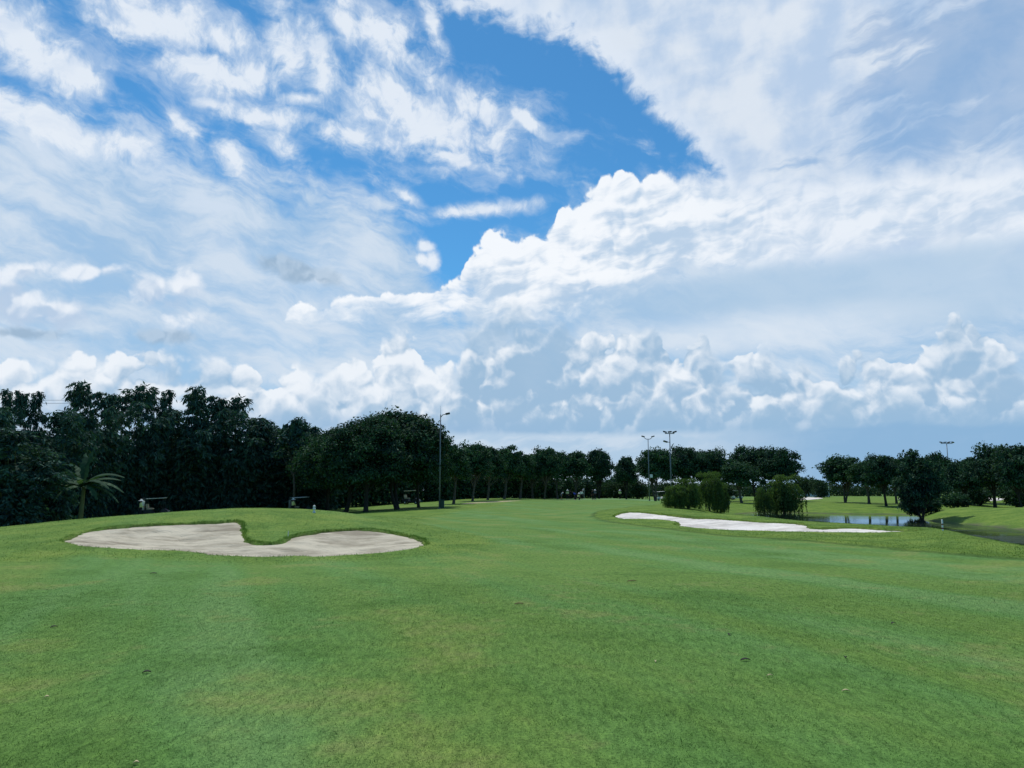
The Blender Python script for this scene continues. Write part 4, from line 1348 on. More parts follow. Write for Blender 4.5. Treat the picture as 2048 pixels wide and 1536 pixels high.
# ------------------------------------------------------------------ light poles
def light_pole(px, Y, top, kind, label, group='tall lighting poles round the course'):
    loc = place(px, Y)
    H = at(px, top, Y).z - loc[2]
    r0 = empty('light_pole', loc); tag(r0, label, 'light pole', group)
    rb = 0.095 if kind != 'single' else 0.08
    MB().lathe([(rb * 1.9, -0.1), (rb * 1.9, 0.04), (rb * 1.1, 0.05), (rb * 1.1, 0.10)], 12).build('base_plate', MT['steel'], r0)
    MB().tube([(0, 0, 0.08), (0, 0, H * 0.5), (0, 0, H)], [rb, rb * 0.8, rb * 0.6], 12).build('pole', MT['steel'], r0, True)

    def lamp(c, yaw, tilt, w=0.42):
        rot = Matrix.Rotation(yaw, 3, 'Z') @ Matrix.Rotation(tilt, 3, 'Y')
        h_ = MB().box(c, (w * 1.3, w, 0.16), 0.03, rot).build('lamp_head', MT['dark_metal'], r0)
        off = rot @ Vector((0, 0, -0.09))
        MB().box(Vector(c) + off, (w * 1.1, w * 0.8, 0.02), 0.0, rot).build('lens', MT['lens'], h_)
    if kind == 'single':
        MB().tube([(0, 0, H - 0.3), (0.2, 0, H - 0.05), (0.5, 0, H + 0.03)], [0.05, 0.045, 0.04], 8).build('arm', MT['steel'], r0)
        lamp((0.72, 0, H + 0.09), 0, -0.2, 0.36)
        MB().tube([(0, 0, H), (0, 0, H + 0.9)], [0.018, 0.008], 6).build('lightning_rod', MT['steel'], r0)
    elif kind == 'double':
        MB().tube([(-0.65, 0, H + 0.25), (-0.3, 0, H - 0.02), (0.3, 0, H - 0.02), (0.65, 0, H + 0.25)], [0.05] * 4, 8).build('crossarm', MT['steel'], r0)
        lamp((-0.8, 0, H + 0.42), 0, 0.25, 0.40); lamp((0.8, 0, H + 0.42), 0, -0.25, 0.40)
        MB().box((0.38, 0, H * 0.40), (0.42, 0.3, 0.55), 0.05).build('control_box', MT['white'], r0)
    else:
        n_ = 3 if kind == 'triple' else 4
        w = 0.6 if kind == 'triple' else 1.0
        MB().box((0, 0, H), (2 * w, 0.10, 0.10), 0.02).build('crossarm', MT['steel'], r0)
        for i in range(n_):
            lamp((-w + 2 * w * i / (n_ - 1), -0.1, H + 0.2), 0.3 * (i - 1), (0.3, -0.1, -0.3, 0.2)[i], 0.36)
        if kind == 'triple':
            lamp((-0.55, 0, H - 1.0), 0, 0.3, 0.42)
            MB().tube([(0, 0, H - 1.1), (-0.45, 0, H - 1.05)], [0.04, 0.04], 8).build('arm', MT['steel'], r0)
    return r0


light_pole(879, 78, 829, 'single', 'thin light pole with one lamp arm beside the big round trees')
light_pole(1299, 125, 878, 'double', 'thinner floodlight pole with two splayed lamps right of the golfers')
light_pole(1343, 96, 867, 'triple', 'tall floodlight pole with a crossarm rising behind the willow pair')
light_pole(1902, 132, 887, 'quad', 'floodlight pole with four lamps above the trees beyond the pond')

# green cabinet by the first pole
cb = empty('electric_cabinet', place(883.5, 80.5), 0.5); tag(cb, 'small green electric cabinet at the foot of the single lamp pole', 'cabinet')
MB().box((0, 0, 0.40), (0.42, 0.36, 0.86), 0.02).build('body', MT['green_box'], cb)
MB().box((0, 0, 0.85), (0.50, 0.44, 0.05), 0.01).build('lid', MT['green_box'], cb)
MB().box((0.222, 0, 0.42), (0.02, 0.30, 0.70), 0.005).build('door', MT['plaster'], cb)


# ------------------------------------------------------------------ people
def R2(v, ang, piv, axis='X'):
    m_ = Matrix.Rotation(ang, 3, axis)
    return m_ @ (Vector(v) - Vector(piv)) + Vector(piv)


def skeleton(pose):
    """joint positions, facing +Y; pose keys: bend, crouch, arms ((elbow,wrist) targets L/R), stride, head"""
    bend = -pose.get('bend', 0.0); cr = pose.get('crouch', 0.0); st = pose.get('stride', 0.0)
    J = {}
    pz = 0.93 - 0.52 * cr
    py = -0.20 * cr - 0.10 * abs(bend)
    P0 = Vector((0, py, pz))
    def up(x, y, z): return R2(P0 + Vector((x, y, z)), bend, P0)
    J['pelvis'] = P0
    J['waist'] = up(0, 0.01, 0.16); J['chest'] = up(0, 0.02, 0.38); J['neck'] = up(0, 0.01, 0.55)
    hb = J['neck']; hd = pose.get('head', 0.0) + bend * 0.5
    J['skull'] = R2(hb + Vector((0, 0.02, 0.11)), hd, hb); J['crown'] = R2(hb + Vector((0, 0.02, 0.23)), hd, hb)
    J['nose'] = R2(hb + Vector((0, 0.125, 0.10)), hd, hb); J['chin'] = R2(hb + Vector((0, 0.085, 0.035)), hd, hb)
    for s, sx in (('L', -1), ('R', 1)):
        J['sh' + s] = up(sx * 0.185, 0, 0.46)
        e, w = pose.get('arm' + s, ((sx * 0.25, -0.03, 0.18), (sx * 0.24, 0.08, -0.07)))
        J['el' + s] = up(*e); J['wr' + s] = up(*w)
        J['hp' + s] = P0 + Vector((sx * 0.095, 0, -0.05))
        f = st * sx
        J['an' + s] = Vector((sx * 0.115, py * 0.15 + 0.22 * f + 0.02 * cr, 0.085))
        mid = (J['hp' + s] + J['an' + s]) / 2
        L = (J['hp' + s] - J['an' + s]).length
        k = math.sqrt(max(0.0, 0.40 ** 2 - (L / 2) ** 2)) if L < 0.80 else 0.02
        J['kn' + s] = mid + Vector((sx * 0.02 * (1 + 3 * cr), 1.0, 0.25)).normalized() * k
        J['to' + s] = J['an' + s] + Vector((sx * 0.03, 0.15, -0.045))
        d = (J['wr' + s] - J['el' + s]).normalized()
        sd = d.cross(Vector((0, 1, 0.2))).normalized()
        J['pm' + s] = J['wr' + s] + d * 0.07
        for i, (o_, l_) in enumerate(((-0.030, 0.075), (-0.010, 0.085), (0.010, 0.080), (0.030, 0.062))):
            k0 = J['pm' + s] + sd * o_ + d * 0.02
            J['f%d0%s' % (i, s)] = k0
            J['f%d1%s' % (i, s)] = k0 + d * l_ * 0.55 + Vector((0, 0.010, 0))
            J['f%d2%s' % (i, s)] = k0 + d * l_ * 0.95 + Vector((0, 0.028, 0))
        J['th0' + s] = J['wr' + s] + d * 0.03 + Vector((0, 0.028, 0))
        J['th1' + s] = J['wr' + s] + d * 0.075 + Vector((0, 0.055, 0))
    return J


def skin(name, J, chain, rad, m, parent, sub=1):
    names = []
    for a, b in chain:
        for q in (a, b):
            if q not in names: names.append(q)
    me = bpy.data.meshes.new(name)
    me.from_pydata([J[q] for q in names], [(names.index(a), names.index(b)) for a, b in chain], [])
    o = bpy.data.objects.new(name + '_tmp', me); COL.objects.link(o)
    md = o.modifiers.new('s', 'SKIN'); md.use_smooth_shade = True
    for i, q in enumerate(names):
        v = me.skin_vertices[0].data[i]; r_ = rad[q]
        v.radius = r_ if isinstance(r_, tuple) else (r_, r_)
        v.use_root = (i == 0)
    sb = o.modifiers.new('d', 'SUBSURF'); sb.levels = sub; sb.render_levels = sub
    bpy.context.view_layer.update()
    ev = o.evaluated_get(bpy.context.evaluated_depsgraph_get())
    out_me = bpy.data.meshes.new_from_object(ev); out_me.name = name
    bpy.data.objects.remove(o); bpy.data.meshes.remove(me)
    return mesh_obj(name, out_me, m, parent)


def person(loc, rz, pose, top, legs, hat, label, group, short=False, sleeve=True):
    J = skeleton(pose)
    root = empty('person', loc, rz); tag(root, label, 'person', group)
    ch = [('pelvis', 'waist'), ('waist', 'chest'), ('chest', 'neck'), ('neck', 'skull'), ('skull', 'crown'), ('skull', 'nose'), ('skull', 'chin')]
    rad = {'pelvis': (.13, .11), 'waist': (.115, .09), 'chest': (.14, .10), 'neck': .052, 'skull': (.078, .088), 'crown': (.062, .07), 'nose': .016, 'chin': .03}
    for s in 'LR':
        ch += [('chest', 'sh' + s), ('sh' + s, 'el' + s), ('el' + s, 'wr' + s), ('wr' + s, 'pm' + s), ('wr' + s, 'th0' + s), ('th0' + s, 'th1' + s)]
        ch += [('pelvis', 'hp' + s), ('hp' + s, 'kn' + s), ('kn' + s, 'an' + s), ('an' + s, 'to' + s)]
        rad.update({'sh' + s: .058, 'el' + s: .040, 'wr' + s: .028, 'pm' + s: (.036, .018), 'th0' + s: .012, 'th1' + s: .009, 'hp' + s: .09, 'kn' + s: .056, 'an' + s: .04, 'to' + s: .034})
        for i in range(4):
            ch += [('pm' + s, 'f%d0%s' % (i, s)), ('f%d0%s' % (i, s), 'f%d1%s' % (i, s)), ('f%d1%s' % (i, s), 'f%d2%s' % (i, s))]
            rad.update({'f%d0%s' % (i, s): .010, 'f%d1%s' % (i, s): .009, 'f%d2%s' % (i, s): .007})
    skin('body', J, ch, rad, MT['skin'], root, 1)
    # shirt
    K = dict(J)
    for s in 'LR':
        K['cf' + s] = J['el' + s].lerp(J['wr' + s], 0.85) if sleeve else J['sh' + s].lerp(J['el' + s], 0.8)
        K['hm' + s] = J['kn' + s].lerp(J['an' + s], 0.9) if not short else J['hp' + s].lerp(J['kn' + s], 0.92)
    K['collar'] = J['chest'].lerp(J['neck'], 0.72)
    c2 = [('pelvis', 'waist'), ('waist', 'chest'), ('chest', 'collar')]
    r2 = {'pelvis': (.155, .135), 'waist': (.145, .12), 'chest': (.165, .125), 'collar': .075}
    for s in 'LR':
        c2 += [('chest', 'sh' + s)]
        r2['sh' + s] = .078
        if sleeve:
            c2 += [('sh' + s, 'el' + s), ('el' + s, 'cf' + s)]; r2.update({'el' + s: .056, 'cf' + s: .046})
        else:
            c2 += [('sh' + s, 'cf' + s)]; r2['cf' + s] = .066
    skin('shirt', K, c2, r2, MT[top], root, 1)
    c3 = []; r3 = {'pelvis': (.15, .128)}
    for s in 'LR':
        c3 += [('pelvis', 'hp' + s), ('hp' + s, 'kn' + s)] + ([('kn' + s, 'hm' + s)] if not short else [])
        r3.update({'hp' + s: .112, 'kn' + s: .078, 'hm' + s: .07})
        if short:
            c3[-1] = ('hp' + s, 'hm' + s); r3['hm' + s] = .092
        MB().box(J['an' + s] + Vector((0, 0.06, -0.045)), (.10, .27, .08), .03).build('shoe', MT['white'], root, True)
    skin('trousers', K, c3, r3, MT[legs], root, 1)
    MB().lathe([(.02, .105), (.07, .095), (.093, .06), (.098, .0), (.086, -.05)], 14, J['skull'] + Vector((0, -0.012, 0.02))).build('hair', MT['hair'], root, True)
    hc = J['skull'] + (J['crown'] - J['skull']) * 0.62
    if hat == 'sun':
        MB().lathe([(.29, -.045), (.22, -.012), (.125, .0), (.12, .05), (.095, .10), (.05, .125), (.005, .13)], 18, hc).build('sun_hat', MT['white_cloth'], root, True)
    elif hat:
        h_ = MB().lathe([(.104, -.02), (.106, .03), (.085, .075), (.04, .098), (.005, .102)], 16, hc).build('cap', MT[hat], root, True)
        MB().box(hc + Vector((0, .135, -.012)), (.15, .14, .014), .005).build('peak', MT[hat], h_)
    if top == 'vest' or pose.get('vest'):
        pass
    return root


CAD = 'caddies in sun hats'
GOL = 'golfers on the green'
STAND = {}
HOLD = {'armL': ((-.24, .06, .20), (-.10, .26, .12)), 'armR': ((.24, .06, .20), (.10, .26, .12))}
REACH = {'bend': 0.95, 'armL': ((-.24, .08, .22), (-.16, .28, .06)), 'armR': ((.24, .08, .22), (.16, .28, .06)), 'stride': 0.3}
HIPS = {'armL': ((-.36, -.02, .22), (-.18, .05, .08)), 'armR': ((.24, 0, .18), (.25, .08, -.06))}


def who(px, Y, face, pose, top, legs, hat, label, group, **k):
    return person(place(px, Y), face, pose, top, legs, hat, label, group, **k)


who(1123, 138, -1.5, dict(REACH, bend=0.75), 'white_cloth', 'grey_cloth', None, 'person in white shirt stooping at the left end of the group on the green', GOL, short=True, sleeve=False)
who(1135, 136, 3.0, HOLD, 'vest', 'navy', 'sun', 'person in white sun hat and yellow green vest, left of the group, standing upright', CAD)
who(1141, 140, 2.6, HIPS, 'black', 'black', 'black', 'person all in black standing close behind the left vested caddie', GOL)
who(1151, 135, 1.3, dict(REACH, bend=1.0), 'blue', 'navy', None, 'person in blue top bending forward in the middle of the group', GOL)
who(1158, 134, -1.2, {'crouch': 0.9, 'bend': 0.35, 'armL': ((-.22, .14, .20), (-.14, .32, .10)), 'armR': ((.22, .14, .20), (.14, .32, .10))}, 'vest', 'navy', 'sun', 'person in white sun hat and pale vest squatting beside the blue golfer', CAD)
who(1163.5, 143, 3.1, STAND, 'white_cloth', 'black', 'black', 'person in white shirt and black trousers standing next to the flagstick', GOL)
who(1185.5, 136, 2.2, STAND, 'black', 'black', 'grey_cloth', 'person in black with a grey cap right of the flagstick', GOL)
who(1190, 137, -2.6, HOLD, 'grey_cloth', 'navy', 'sun', 'person in white sun hat and grey top beside the golfer in black', CAD)
who(1240, 141, 3.3, HOLD, 'vest', 'black', 'sun', 'person in white sun hat and yellow vest alone at the right of the green', CAD)

# flagstick
fs = empty('flagstick', place(1168.5, 142)); tag(fs, 'white flagstick with a pale pink flag on the green', 'flagstick')
MB().tube([(0, 0, -0.1), (0, 0, 2.1)], [0.022, 0.016], 8).build('stick', MT['white'], fs)
V = []; F = []
for i in range(9):
    for j in range(5):
        u, v = i / 8, j / 4
        V.append((-0.02 - 0.40 * u * 0.8, 0.05 * math.sin(u * 5), 2.08 - 0.40 * v - 0.22 * u * (1 - 0.3 * v)))
for i in range(8):
    for j in range(4):
        a = i * 5 + j; F.append((a, a + 5, a + 6, a + 1))
mesh_obj('flag', np_mesh('flag', V, F, True), MT['pink'], fs).modifiers.new('thick', 'SOLIDIFY').thickness = 0.008

# ------------------------------------------------------------------ golf carts (forward = +X)
def golf_cart(label, loc, rz, body):
    r0 = empty('golf_cart', loc, rz); tag(r0, label, 'golf cart', 'golf carts')
    bm_ = MB()
    prof = [(-1.15, .32), (-1.18, .62), (-1.0, .74), (-.35, .76), (-.30, .42), (.35, .40), (.48, .78), (.70, .86), (1.02, .70), (1.16, .50), (1.14, .30)]
    for y0, y1 in ((-.56, .56),):
        a = [bm_.bm.verts.new((x, y0, z)) for x, z in prof]; b = [bm_.bm.verts.new((x, y1, z)) for x, z in prof]
        bm_.bm.faces.new(a); bm_.bm.faces.new(b[::-1])
        for i in range(len(prof)):
            j = (i + 1) % len(prof); bm_.bm.faces.new((a[i], b[i], b[j], a[j]))
    bmesh.ops.bevel(bm_.bm, geom=bm_.bm.edges[:], offset=0.03, segments=2, affect='EDGES')
    bm_.build('body', MT[body], r0, False)
    MB().box((-.62, 0, .82), (.55, 1.08, .14), .04).build('seat', MT['seat'], r0)
    MB().box((-.90, 0, 1.10), (.12, 1.06, .42), .04, Matrix.Rotation(-.15, 3, 'Y')).build('backrest', MT['seat'], r0)
    MB().box((-.10, 0, 1.86), (1.80, 1.16, .05), .02, Matrix.Rotation(-.05, 3, 'Y')).build('roof', MT['white'], r0)
    for x0, x1, y in ((.72, .62, .54), (.72, .62, -.54), (-1.02, -.95, .54), (-1.02, -.95, -.54)):
        MB().tube([(x0, y, .78), (x1, y, 1.84)], [.022, .022], 8).build('roof_post', MT['dark_metal'], r0)
    MB().tube([(.50, .27, .85), (.22, .27, 1.10)], [.02, .02], 8).build('steering_column', MT['dark_metal'], r0)
    sw = MB().lathe([(.15, -.012), (.18, 0), (.15, .012), (.13, 0), (.15, -.012)], 18).build('steering_wheel', MT['rubber'], r0)
    sw.location = (.21, .27, 1.11); sw.rotation_euler = (0, -.85, 0)
    for x in (-.78, .80):
        for y in (-.50, .50):
            w_ = MB().lathe([(.10, -.09), (.20, -.10), (.235, -.07), (.24, 0), (.235, .07), (.20, .10), (.10, .09)], 20, axis='Y').build('wheel', MT['rubber'], r0, True)
            w_.location = (x, y, .24)
            MB().lathe([(.02, -.095), (.12, -.088), (.13, 0), (.12, .088), (.02, .095)], 14, axis='Y').build('rim', MT['white'], w_, True)
    MB().box((-1.28, 0, .66), (.26, 1.0, .08), .02).build('bag_rack', MT['dark_metal'], r0)
    for y in (-.38, .38):
        MB().lathe([(.02, 0), (.07, .01), (.07, .04), (.02, .05)], 12, (1.12, y, .58)).build('headlight', MT['lens'], r0)
    return r0


def golf_bag(loc, rz, m, label):
    r0 = empty('golf_bag', loc, rz); tag(r0, label, 'golf bag', 'golf bags on the carts')
    MB().lathe([(.11, 0), (.13, .02), (.125, .45), (.14, .82), (.135, .88), (.02, .86)], 14).build('bag', MT[m], r0, True)
    for i in range(5):
        a = i * 1.25
        x, y = .07 * math.cos(a), .07 * math.sin(a)
        c_ = MB().tube([(x, y, .75), (x * 1.5, y * 1.5, 1.10 + .03 * i)], [.008, .008], 6).build('club', MT['steel'], r0)
        MB().box((x * 1.6, y * 1.6, 1.13 + .03 * i), (.09, .05, .05), .015).build('club_head', MT['dark_metal'], c_)
    return r0


def on_cart(loc, rz, off):
    return tuple(Vector(loc) + Matrix.Rotation(rz, 3, 'Z') @ Vector(off))


c1 = place(315, 78); a1 = 0.25
golf_cart('dark golf cart with a white roof nearest the camera, behind the bunker mound', c1, a1, 'cart_body')
person(on_cart(c1, a1, (-1.30, -1.1, 0.0)), a1 - 1.2, HOLD, 'vest', 'navy', 'sun', 'person in broad white sun hat and yellow vest behind the nearest golf cart', CAD)
golf_bag(on_cart(c1, a1, (-1.28, .22, .70)), 0.3, 'navy', 'dark golf bag on the rear rack of the nearest cart')
golf_bag(on_cart(c1, a1, (-1.28, -.10, .70)), 1.3, 'white_cloth', 'white golf bag on the rear rack of the nearest cart')
c2 = place(601, 88); c2 = (c2[0], c2[1], max(c2[2], -0.98)); a2 = 0.75
golf_cart('dark golf cart half hidden by the mound crest left of the white marker', c2, a2, 'cart_body')
person(on_cart(c2, a2, (-1.30, -.75, 0.0)), a2 - 1.6, HOLD, 'vest', 'navy', 'sun', 'person in sun hat and vest standing at the left of the half hidden golf cart', CAD)
golf_bag(on_cart(c2, a2, (-1.28, 0, .70)), 0.3, 'grey_cloth', 'grey golf bag on the half hidden cart')
c3 = place(823, 108)
golf_cart('golf cart in deep shade between the trunks of the big round trees', c3, -0.2, 'cart_body')
c4 = place(1321, 160)
golf_cart('white golf cart parked in the distance by the double lamp pole', c4, 0.4, 'white')
c5 = place(1474, 158)
golf_cart('white golf cart parked far off behind the right hand willow of the pair', c5, 2.8, 'white')

# ------------------------------------------------------------------ markers
def post(name, px, Y, h, w, bands, label, cat='marker'):
    r0 = empty(name, place(px, Y)); tag(r0, label, cat)
    MB().lathe([(w * .9, -.1), (w, 0), (w, h), (w * .7, h + w * .5), (0.002, h + w * .6)], 14).build('post', MT['white'], r0, True)
    for z in bands:
        MB().lathe([(w * 1.01, z), (w * 1.05, z + .005), (w * 1.05, z + h * .13), (w * 1.01, z + h * .135)], 14).build('band', MT['red'], r0, True)
    return r0


post('yardage_post', 1881, 28.3, 0.38, 0.028, (0.06, 0.20), 'white yardage post with dark red bands near the water on the right', 'yardage post')
_mp = hit(628, 1028); mk = empty('yardage_marker', (_mp[0], _mp[1], gz(*_mp))); tag(mk, 'small white yardage marker on the back slope of the left mound', 'marker')
MB().lathe([(.055, -.05), (.06, .03), (.03, .06), (.028, .10)], 14).build('base', MT['white'], mk, True)
MB().lathe([(.028, .10), (.055, .12), (.058, .17), (.03, .20)], 14).build('collar', MT['white'], mk, True)
MB().lathe([(.03, .20), (.05, .225), (.05, .26), (.02, .29), (.002, .292)], 14).build('knob', MT['white'], mk, True)
p_ = hit(571, 1079); st_ = MB().tube([(0, 0, -.05), (0.01, 0, .17)], [.011, .010], 8).build('stake', MT['white'])
st_.location = (p_[0], p_[1] + .25, gz(p_[0], p_[1] + .25)); tag(st_, 'thin white stake in the grass tongue between the two sand lobes', 'stake')
sg = empty('tee_sign', place(1458, 112)); tag(sg, 'small square white sign on the slope between the willows', 'sign')
MB().box((0, 0, .42), (.36, .05, .40), .01).build('board', MT['white'], sg)
MB().tube([(0, .02, -.1), (0, .02, .3)], [.025, .025], 8).build('leg', MT['white'], sg)
post('white_stake', 43, 60, 0.62, 0.07, (), 'short pale post at the foot of the left bamboo', 'post')

# ------------------------------------------------------------------ banana plant
bn = empty('banana_plant', place(163, 60)); tag(bn, 'banana plant with long ragged leaves in front of the bamboo', 'banana plant')
MB().tube([(0, 0, -.2), (.05, 0, 1.2), (.1, 0, 2.6), (.05, .05, 3.4)], [.2, .17, .13, .08], 10).build('stem', CULM, bn, True)


def banana_leaf(az, el, L, droop, w=0.33, z0=3.0):
    droop *= 1.25
    n = 16
    d = Vector((math.cos(az), math.sin(az) * 0.7, 0)).normalized()
    V, F = [], []; r = np.random.default_rng(int(abs(az) * 100) + 7)
    for i in range(n + 1):
        u = i / n
        e = el - droop * u
        c_ = d * (L * u * math.cos(el - droop * u * .5)) + Vector((0, 0, z0 + L * u * math.sin(el - droop * u * .5)))
        s = d.cross(Vector((0, 0, 1)))
        up_ = s.cross(d * math.cos(e) + Vector((0, 0, math.sin(e)))).normalized()
        ww = w * (0.12 + 1.0 * math.sin(math.pi * min(1, u * .93 + .07)) ** .6) * (1 - .0 * u)
        j1, j2 = r.uniform(.45, 1.1, 2)
        V += [c_ + s * ww * j1 - Vector((0, 0, 1)) * ww * .35, c_ + up_ * .02, c_ - s * ww * j2 - Vector((0, 0, 1)) * ww * .35]
        if i:
            a = (i - 1) * 3; b = i * 3
            F += [(a, b, b + 1, a + 1), (a + 1, b + 1, b + 2, a + 2)]
    me = np_mesh('leaf', [tuple(v) for v in V], F); fattr(me, 'v', r.random(len(F)))
    o = mesh_obj('leaf', me, LEAF_BANANA, bn)


for az, el, L, dr in ((1.9, 1.45, 2.9, .5), (1.2, 1.5, 3.0, .25), (-.1, .95, 3.4, 1.2), (-.35, .55, 2.8, 1.1), (.2, .25, 3.0, 1.1), (-.8, .35, 2.6, 1.2), (2.9, .9, 2.6, 1.3), (-2.6, .7, 2.6, 1.2), (.5, .8, 2.7, 1.0), (2.2, 1.2, 2.6, .8), (-1.4, .9, 2.5, 1.2), (-.6, .75, 3.0, 1.3), (3.4, .45, 2.4, 1.2), (-2.0, .3, 2.4, 1.3), (.05, .6, 3.2, 1.2)):
    banana_leaf(az, el, L, dr)

# ------------------------------------------------------------------ overhead cables behind the bamboo
for k, (ya, yb, lab) in enumerate(((793, 799, 'upper thin overhead cable crossing the sky behind the left bamboo'), (800, 805, 'lower thin overhead cable crossing the sky behind the left bamboo'))):
    a, b = at(-420, ya - 3, 105), at(330, yb, 105)
    pts = [a.lerp(b, i / 24) - Vector((0, 0, 0.35 * math.sin(math.pi * i / 24))) for i in range(25)]
    tag(MB().tube(pts, [.022] * 25, 6).build('overhead_cable', MT['wire']), lab, 'cable', 'overhead cables on the left')

# ------------------------------------------------------------------ low building far beyond the pond
bl = empty('low_building', place(1622, 218), 0.1); tag(bl, 'low white building half hidden by shrubs in the gap beyond the pond', 'building')
MB().box((0, 0, 1.4), (8, 6, 3.0)).build('wall', MT['plaster'], bl)
MB().box((0, 0, 3.02), (9, 7, .22), .03).build('roof', MT['roof'], bl)
for x in (-2.8, -1, 1, 2.8):
    MB().box((x, -3.02, 1.5), (1.1, .08, 1.2), .01).build('window', MT['window'], bl)

# ------------------------------------------------------------------ fallen leaves and clippings on the fairway
def curl_leaf(name, px, py, L, Wd, m, label, rz):
    p = hit(px, py)
    k_ = .6 if m == 'straw' else .8
    L *= k_; Wd *= k_
    V, F = [], []
    for i in range(7):
        u = i / 6
        w = Wd * math.sin(math.pi * (0.08 + 0.86 * u)) * .5
        z = .010 + .010 * math.sin(u * 3.0)
        V += [(L * (u - .5), w, z + w * .35), (L * (u - .5), 0, z - .004), (L * (u - .5), -w, z + w * .2)]
        if i:
            a = (i - 1) * 3; b = i * 3
            F += [(a, b, b + 1, a + 1), (a + 1, b + 1, b + 2, a + 2)]
    o = mesh_obj(name, np_mesh(name, V, F, True), MT[m])
    o.location = (p[0], p[1], gz(p[0], p[1])); o.rotation_euler = (0, 0, rz)
    o.modifiers.new('thick', 'SOLIDIFY').thickness = .002
    tag(o, label, 'leaf', 'fallen leaves on the fairway')


for px, py, L, w, m, lab, rz in [
    (1491, 1322, .13, .05, 'leaf_black', 'largest dark fallen leaf lying right of the middle of the fairway', .2),
    (1459, 1272, .07, .05, 'leaf_black', 'small dark leaf a little behind the largest dark leaf', 1.0),
    (1787, 1249, .08, .05, 'leaf_black', 'dark leaf lying far to the right on the mown grass', .4),
    (1540, 1353, .10, .025, 'straw', 'straw coloured stalk just in front of the largest dark leaf', .1),
    (1692, 1385, .11, .03, 'straw', 'pale straw stalk at the lower right of the fairway', -.1),
    (1311, 1324, .09, .03, 'straw', 'pale upright blade left of the largest dark leaf', 1.4),
    (1038, 1209, .17, .05, 'leaf_brown', 'brown leaf in the middle of the fairway', .1),
    (1264, 1164, .22, .05, 'leaf_brown', 'brown clippings beside the dark wet patch', .2),
    (293, 1350, .09, .05, 'leaf_black', 'dark leaf alone on the left of the near fairway', .3),
    (108, 1257, .10, .05, 'leaf_black', 'dark leaf near the left edge of the fairway', .8),
    (307, 1147, .16, .06, 'leaf_black', 'dark leaf in front of the left end of the bunker', .2),
    (93, 1400, .06, .04, 'straw', 'pale chip of leaf at the lower left', .5),
    (1691, 1318, .06, .04, 'leaf_black', 'tiny dark leaf between the two right hand leaves', 1.2),
    (272, 1531, .06, .03, 'straw', 'white chip on the grass at the bottom edge', .3)]:
    curl_leaf('fallen_leaf', px, py, L, w, m, lab, rz)

# ------------------------------------------------------------------ grass blades
bladem = bpy.data.materials.new('grass_blade'); bladem.use_nodes = True
M = NT(bladem.node_tree); bs = bladem.node_tree.nodes['Principled BSDF']
c, _f, _s = turf_colour(M)
vv = M.n('ShaderNodeAttribute', attribute_name='v').outputs['Fac']
c = M.mix(1.0, c, M.ramp(vv, [(0.0, (0.45, 0.52, 0.42, 1)), (0.45, (1.05, 1.06, 0.95, 1)), (0.85, (1.65, 1.55, 1.35, 1)), (1.0, (2.3, 1.95, 1.8, 1))]), 'MULTIPLY')
M.link(c, bs.inputs['Base Color'])
bs.inputs['Roughness'].default_value = 0.75; bs.inputs['Specular IOR Level'].default_value = 0.08


def blades(name, x, y, h, w, tilt, label, seed, vlo=0.0):
    r = np.random.default_rng(seed); n = len(x)
    z = gz_np(x, y) - 0.004
    a = r.uniform(0, 2 * math.pi, n); b = r.uniform(0, 2 * math.pi, n)
    lean = tilt * r.uniform(0.3, 1.0, n)
    d = np.stack([np.cos(a) * np.sin(lean), np.sin(a) * np.sin(lean), np.cos(lean)], -1)
    s = np.stack([np.cos(b), np.sin(b), 0 * b], -1)
    p = np.stack([x, y, z], -1)
    V = np.stack([p - s * w[:, None] / 2, p + s * w[:, None] / 2, p + d * h[:, None]], 1).reshape(-1, 3)
    me = np_mesh(name, V, np.arange(n * 3).reshape(-1, 3))
    fattr(me, 'v', np.clip(0.55 * r.random(n) + 0.28 + 0.22 * vnoise(x * 7, y * 7, 91) + 0.18 * vnoise(x * 19, y * 19, 92), 0, 1) ** 1.2 * (1 - vlo) + vlo)
    for nm_, arr in (('rough', rough), ('strip', strip)):
        vattr(me, nm_, np.repeat(grid_lookup(arr, x, y), 3))
    return tag(mesh_obj(name, me, bladem), label, 'grass', kind='stuff')


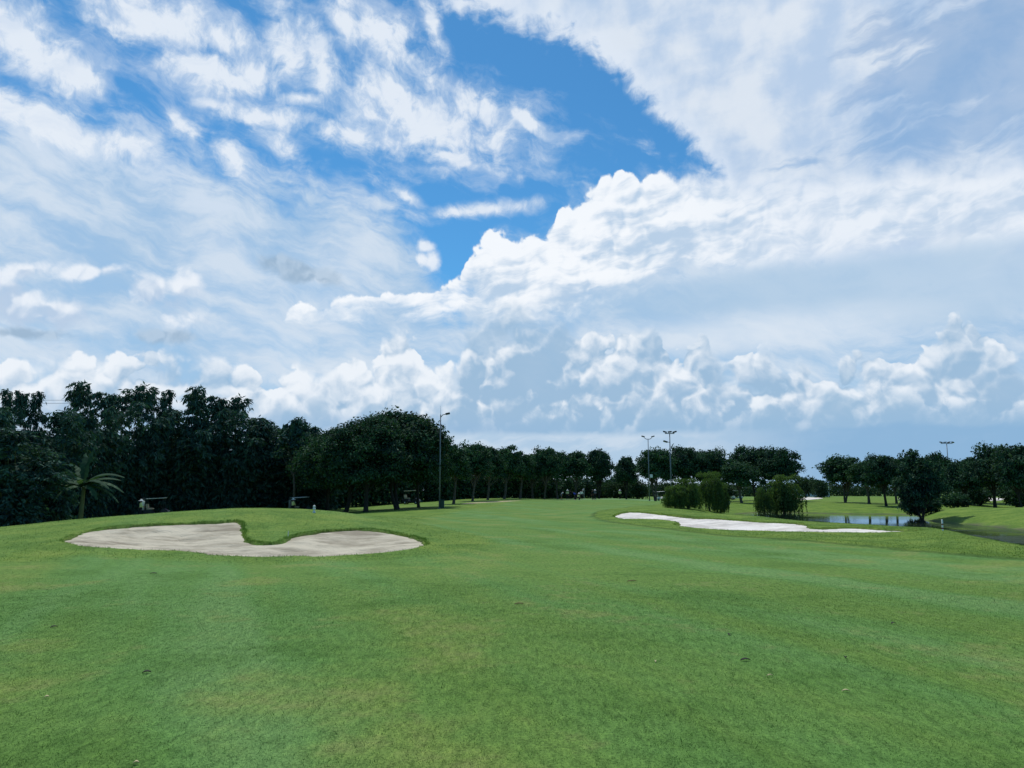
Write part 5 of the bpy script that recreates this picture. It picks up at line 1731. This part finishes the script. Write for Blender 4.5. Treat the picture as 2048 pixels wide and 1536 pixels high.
r_ = np.random.default_rng(77)
n = 900000                                   # close-mown blades near the camera
yy = 4.0 + 13.0 * r_.random(n) ** 1.3
yy = yy[r_.random(n) > sm(yy, 9.0, 16.8)]; n = len(yy)
xx = (r_.random(n) * 2 - 1) * (0.74 * yy + 0.8)
blades('fairway_grass', xx, yy, r_.uniform(.008, .018, n) * (0.8 + yy * .03), r_.uniform(.0030, .0055, n) * (0.6 + yy * .09), 1.15, 'close mown fairway grass nearest the camera', 78)
n = 16000                                    # stray longer and dry blades standing out of the mown sward
yy = 4.2 + 9.0 * r_.random(n) ** 1.2; xx = (r_.random(n) * 2 - 1) * (0.74 * yy + 0.5)
ok = vnoise(xx * 2.2, yy * 2.2, 95) > r_.random(n) * 1.1 - 0.55
xx, yy = xx[ok], yy[ok]
blades('stray_grass', xx, yy, r_.uniform(.025, .05, len(xx)), r_.uniform(.003, .006, len(xx)) * (0.6 + yy * .08), 1.25, 'stray longer blades in the mown fairway', 96)
n = 260000                                   # longer blades in the semi-rough and on the mounds
yy = 17 + 38 * r_.random(n) ** 1.3; xx = (r_.random(n) * 2 - 1) * 0.74 * yy
keep = (grid_lookup(rough, xx, yy) > r_.random(n) * .9) & ((xx > 0) | (r_.random(n) < .45)) & (grid_lookup(lip, xx, yy) < .3)
for P_ in (SAND_L, SAND_R):
    keep &= sdf(P_, xx, yy) < -0.02
keep &= gz_np(xx, yy) > WATER_Z + .05
xx, yy = xx[keep], yy[keep]
blades('rough_grass', xx, yy, r_.uniform(.02, .05, len(xx)), r_.uniform(.008, .016, len(xx)), 1.15, 'slightly longer grass on the mounds and banks', 79)
tx, ty = [], []
for P_, cnt in ((SAND_L, 16000), (SAND_R, 12000)):
    seg = np.roll(P_, -1, 0) - P_; Ls = np.linalg.norm(seg, axis=1); pr = Ls / Ls.sum()
    k = r_.choice(len(P_), cnt, p=pr); u = r_.random(cnt)[:, None]
    q = P_[k] + seg[k] * u
    nrm = np.stack([seg[k][:, 1], -seg[k][:, 0]], -1) / (Ls[k][:, None] + 1e-9)
    off = r_.normal(0, 0.05, cnt)[:, None] + 0.07 * vnoise(q[:, 0] * 1.7, q[:, 1] * 1.7, 41)[:, None]
    q = q + nrm * off
    s_ = sdf(P_, q[:, 0], q[:, 1])
    ok = (s_ < 0.04) & (s_ > -0.25)
    front = sdf(P_, q[:, 0], q[:, 1] + 0.35) > sdf(P_, q[:, 0], q[:, 1] - 0.35)
    ok &= ~front | (r_.random(cnt) < .3)
    tx.append(q[ok, 0]); ty.append(q[ok, 1])
tx = np.concatenate(tx); ty = np.concatenate(ty)
blades('rim_grass', tx, ty, r_.uniform(.025, .075, len(tx)), r_.uniform(.008, .016, len(tx)), 1.0, 'ragged grass hanging over the cut edges of the bunkers', 80, 0.5)
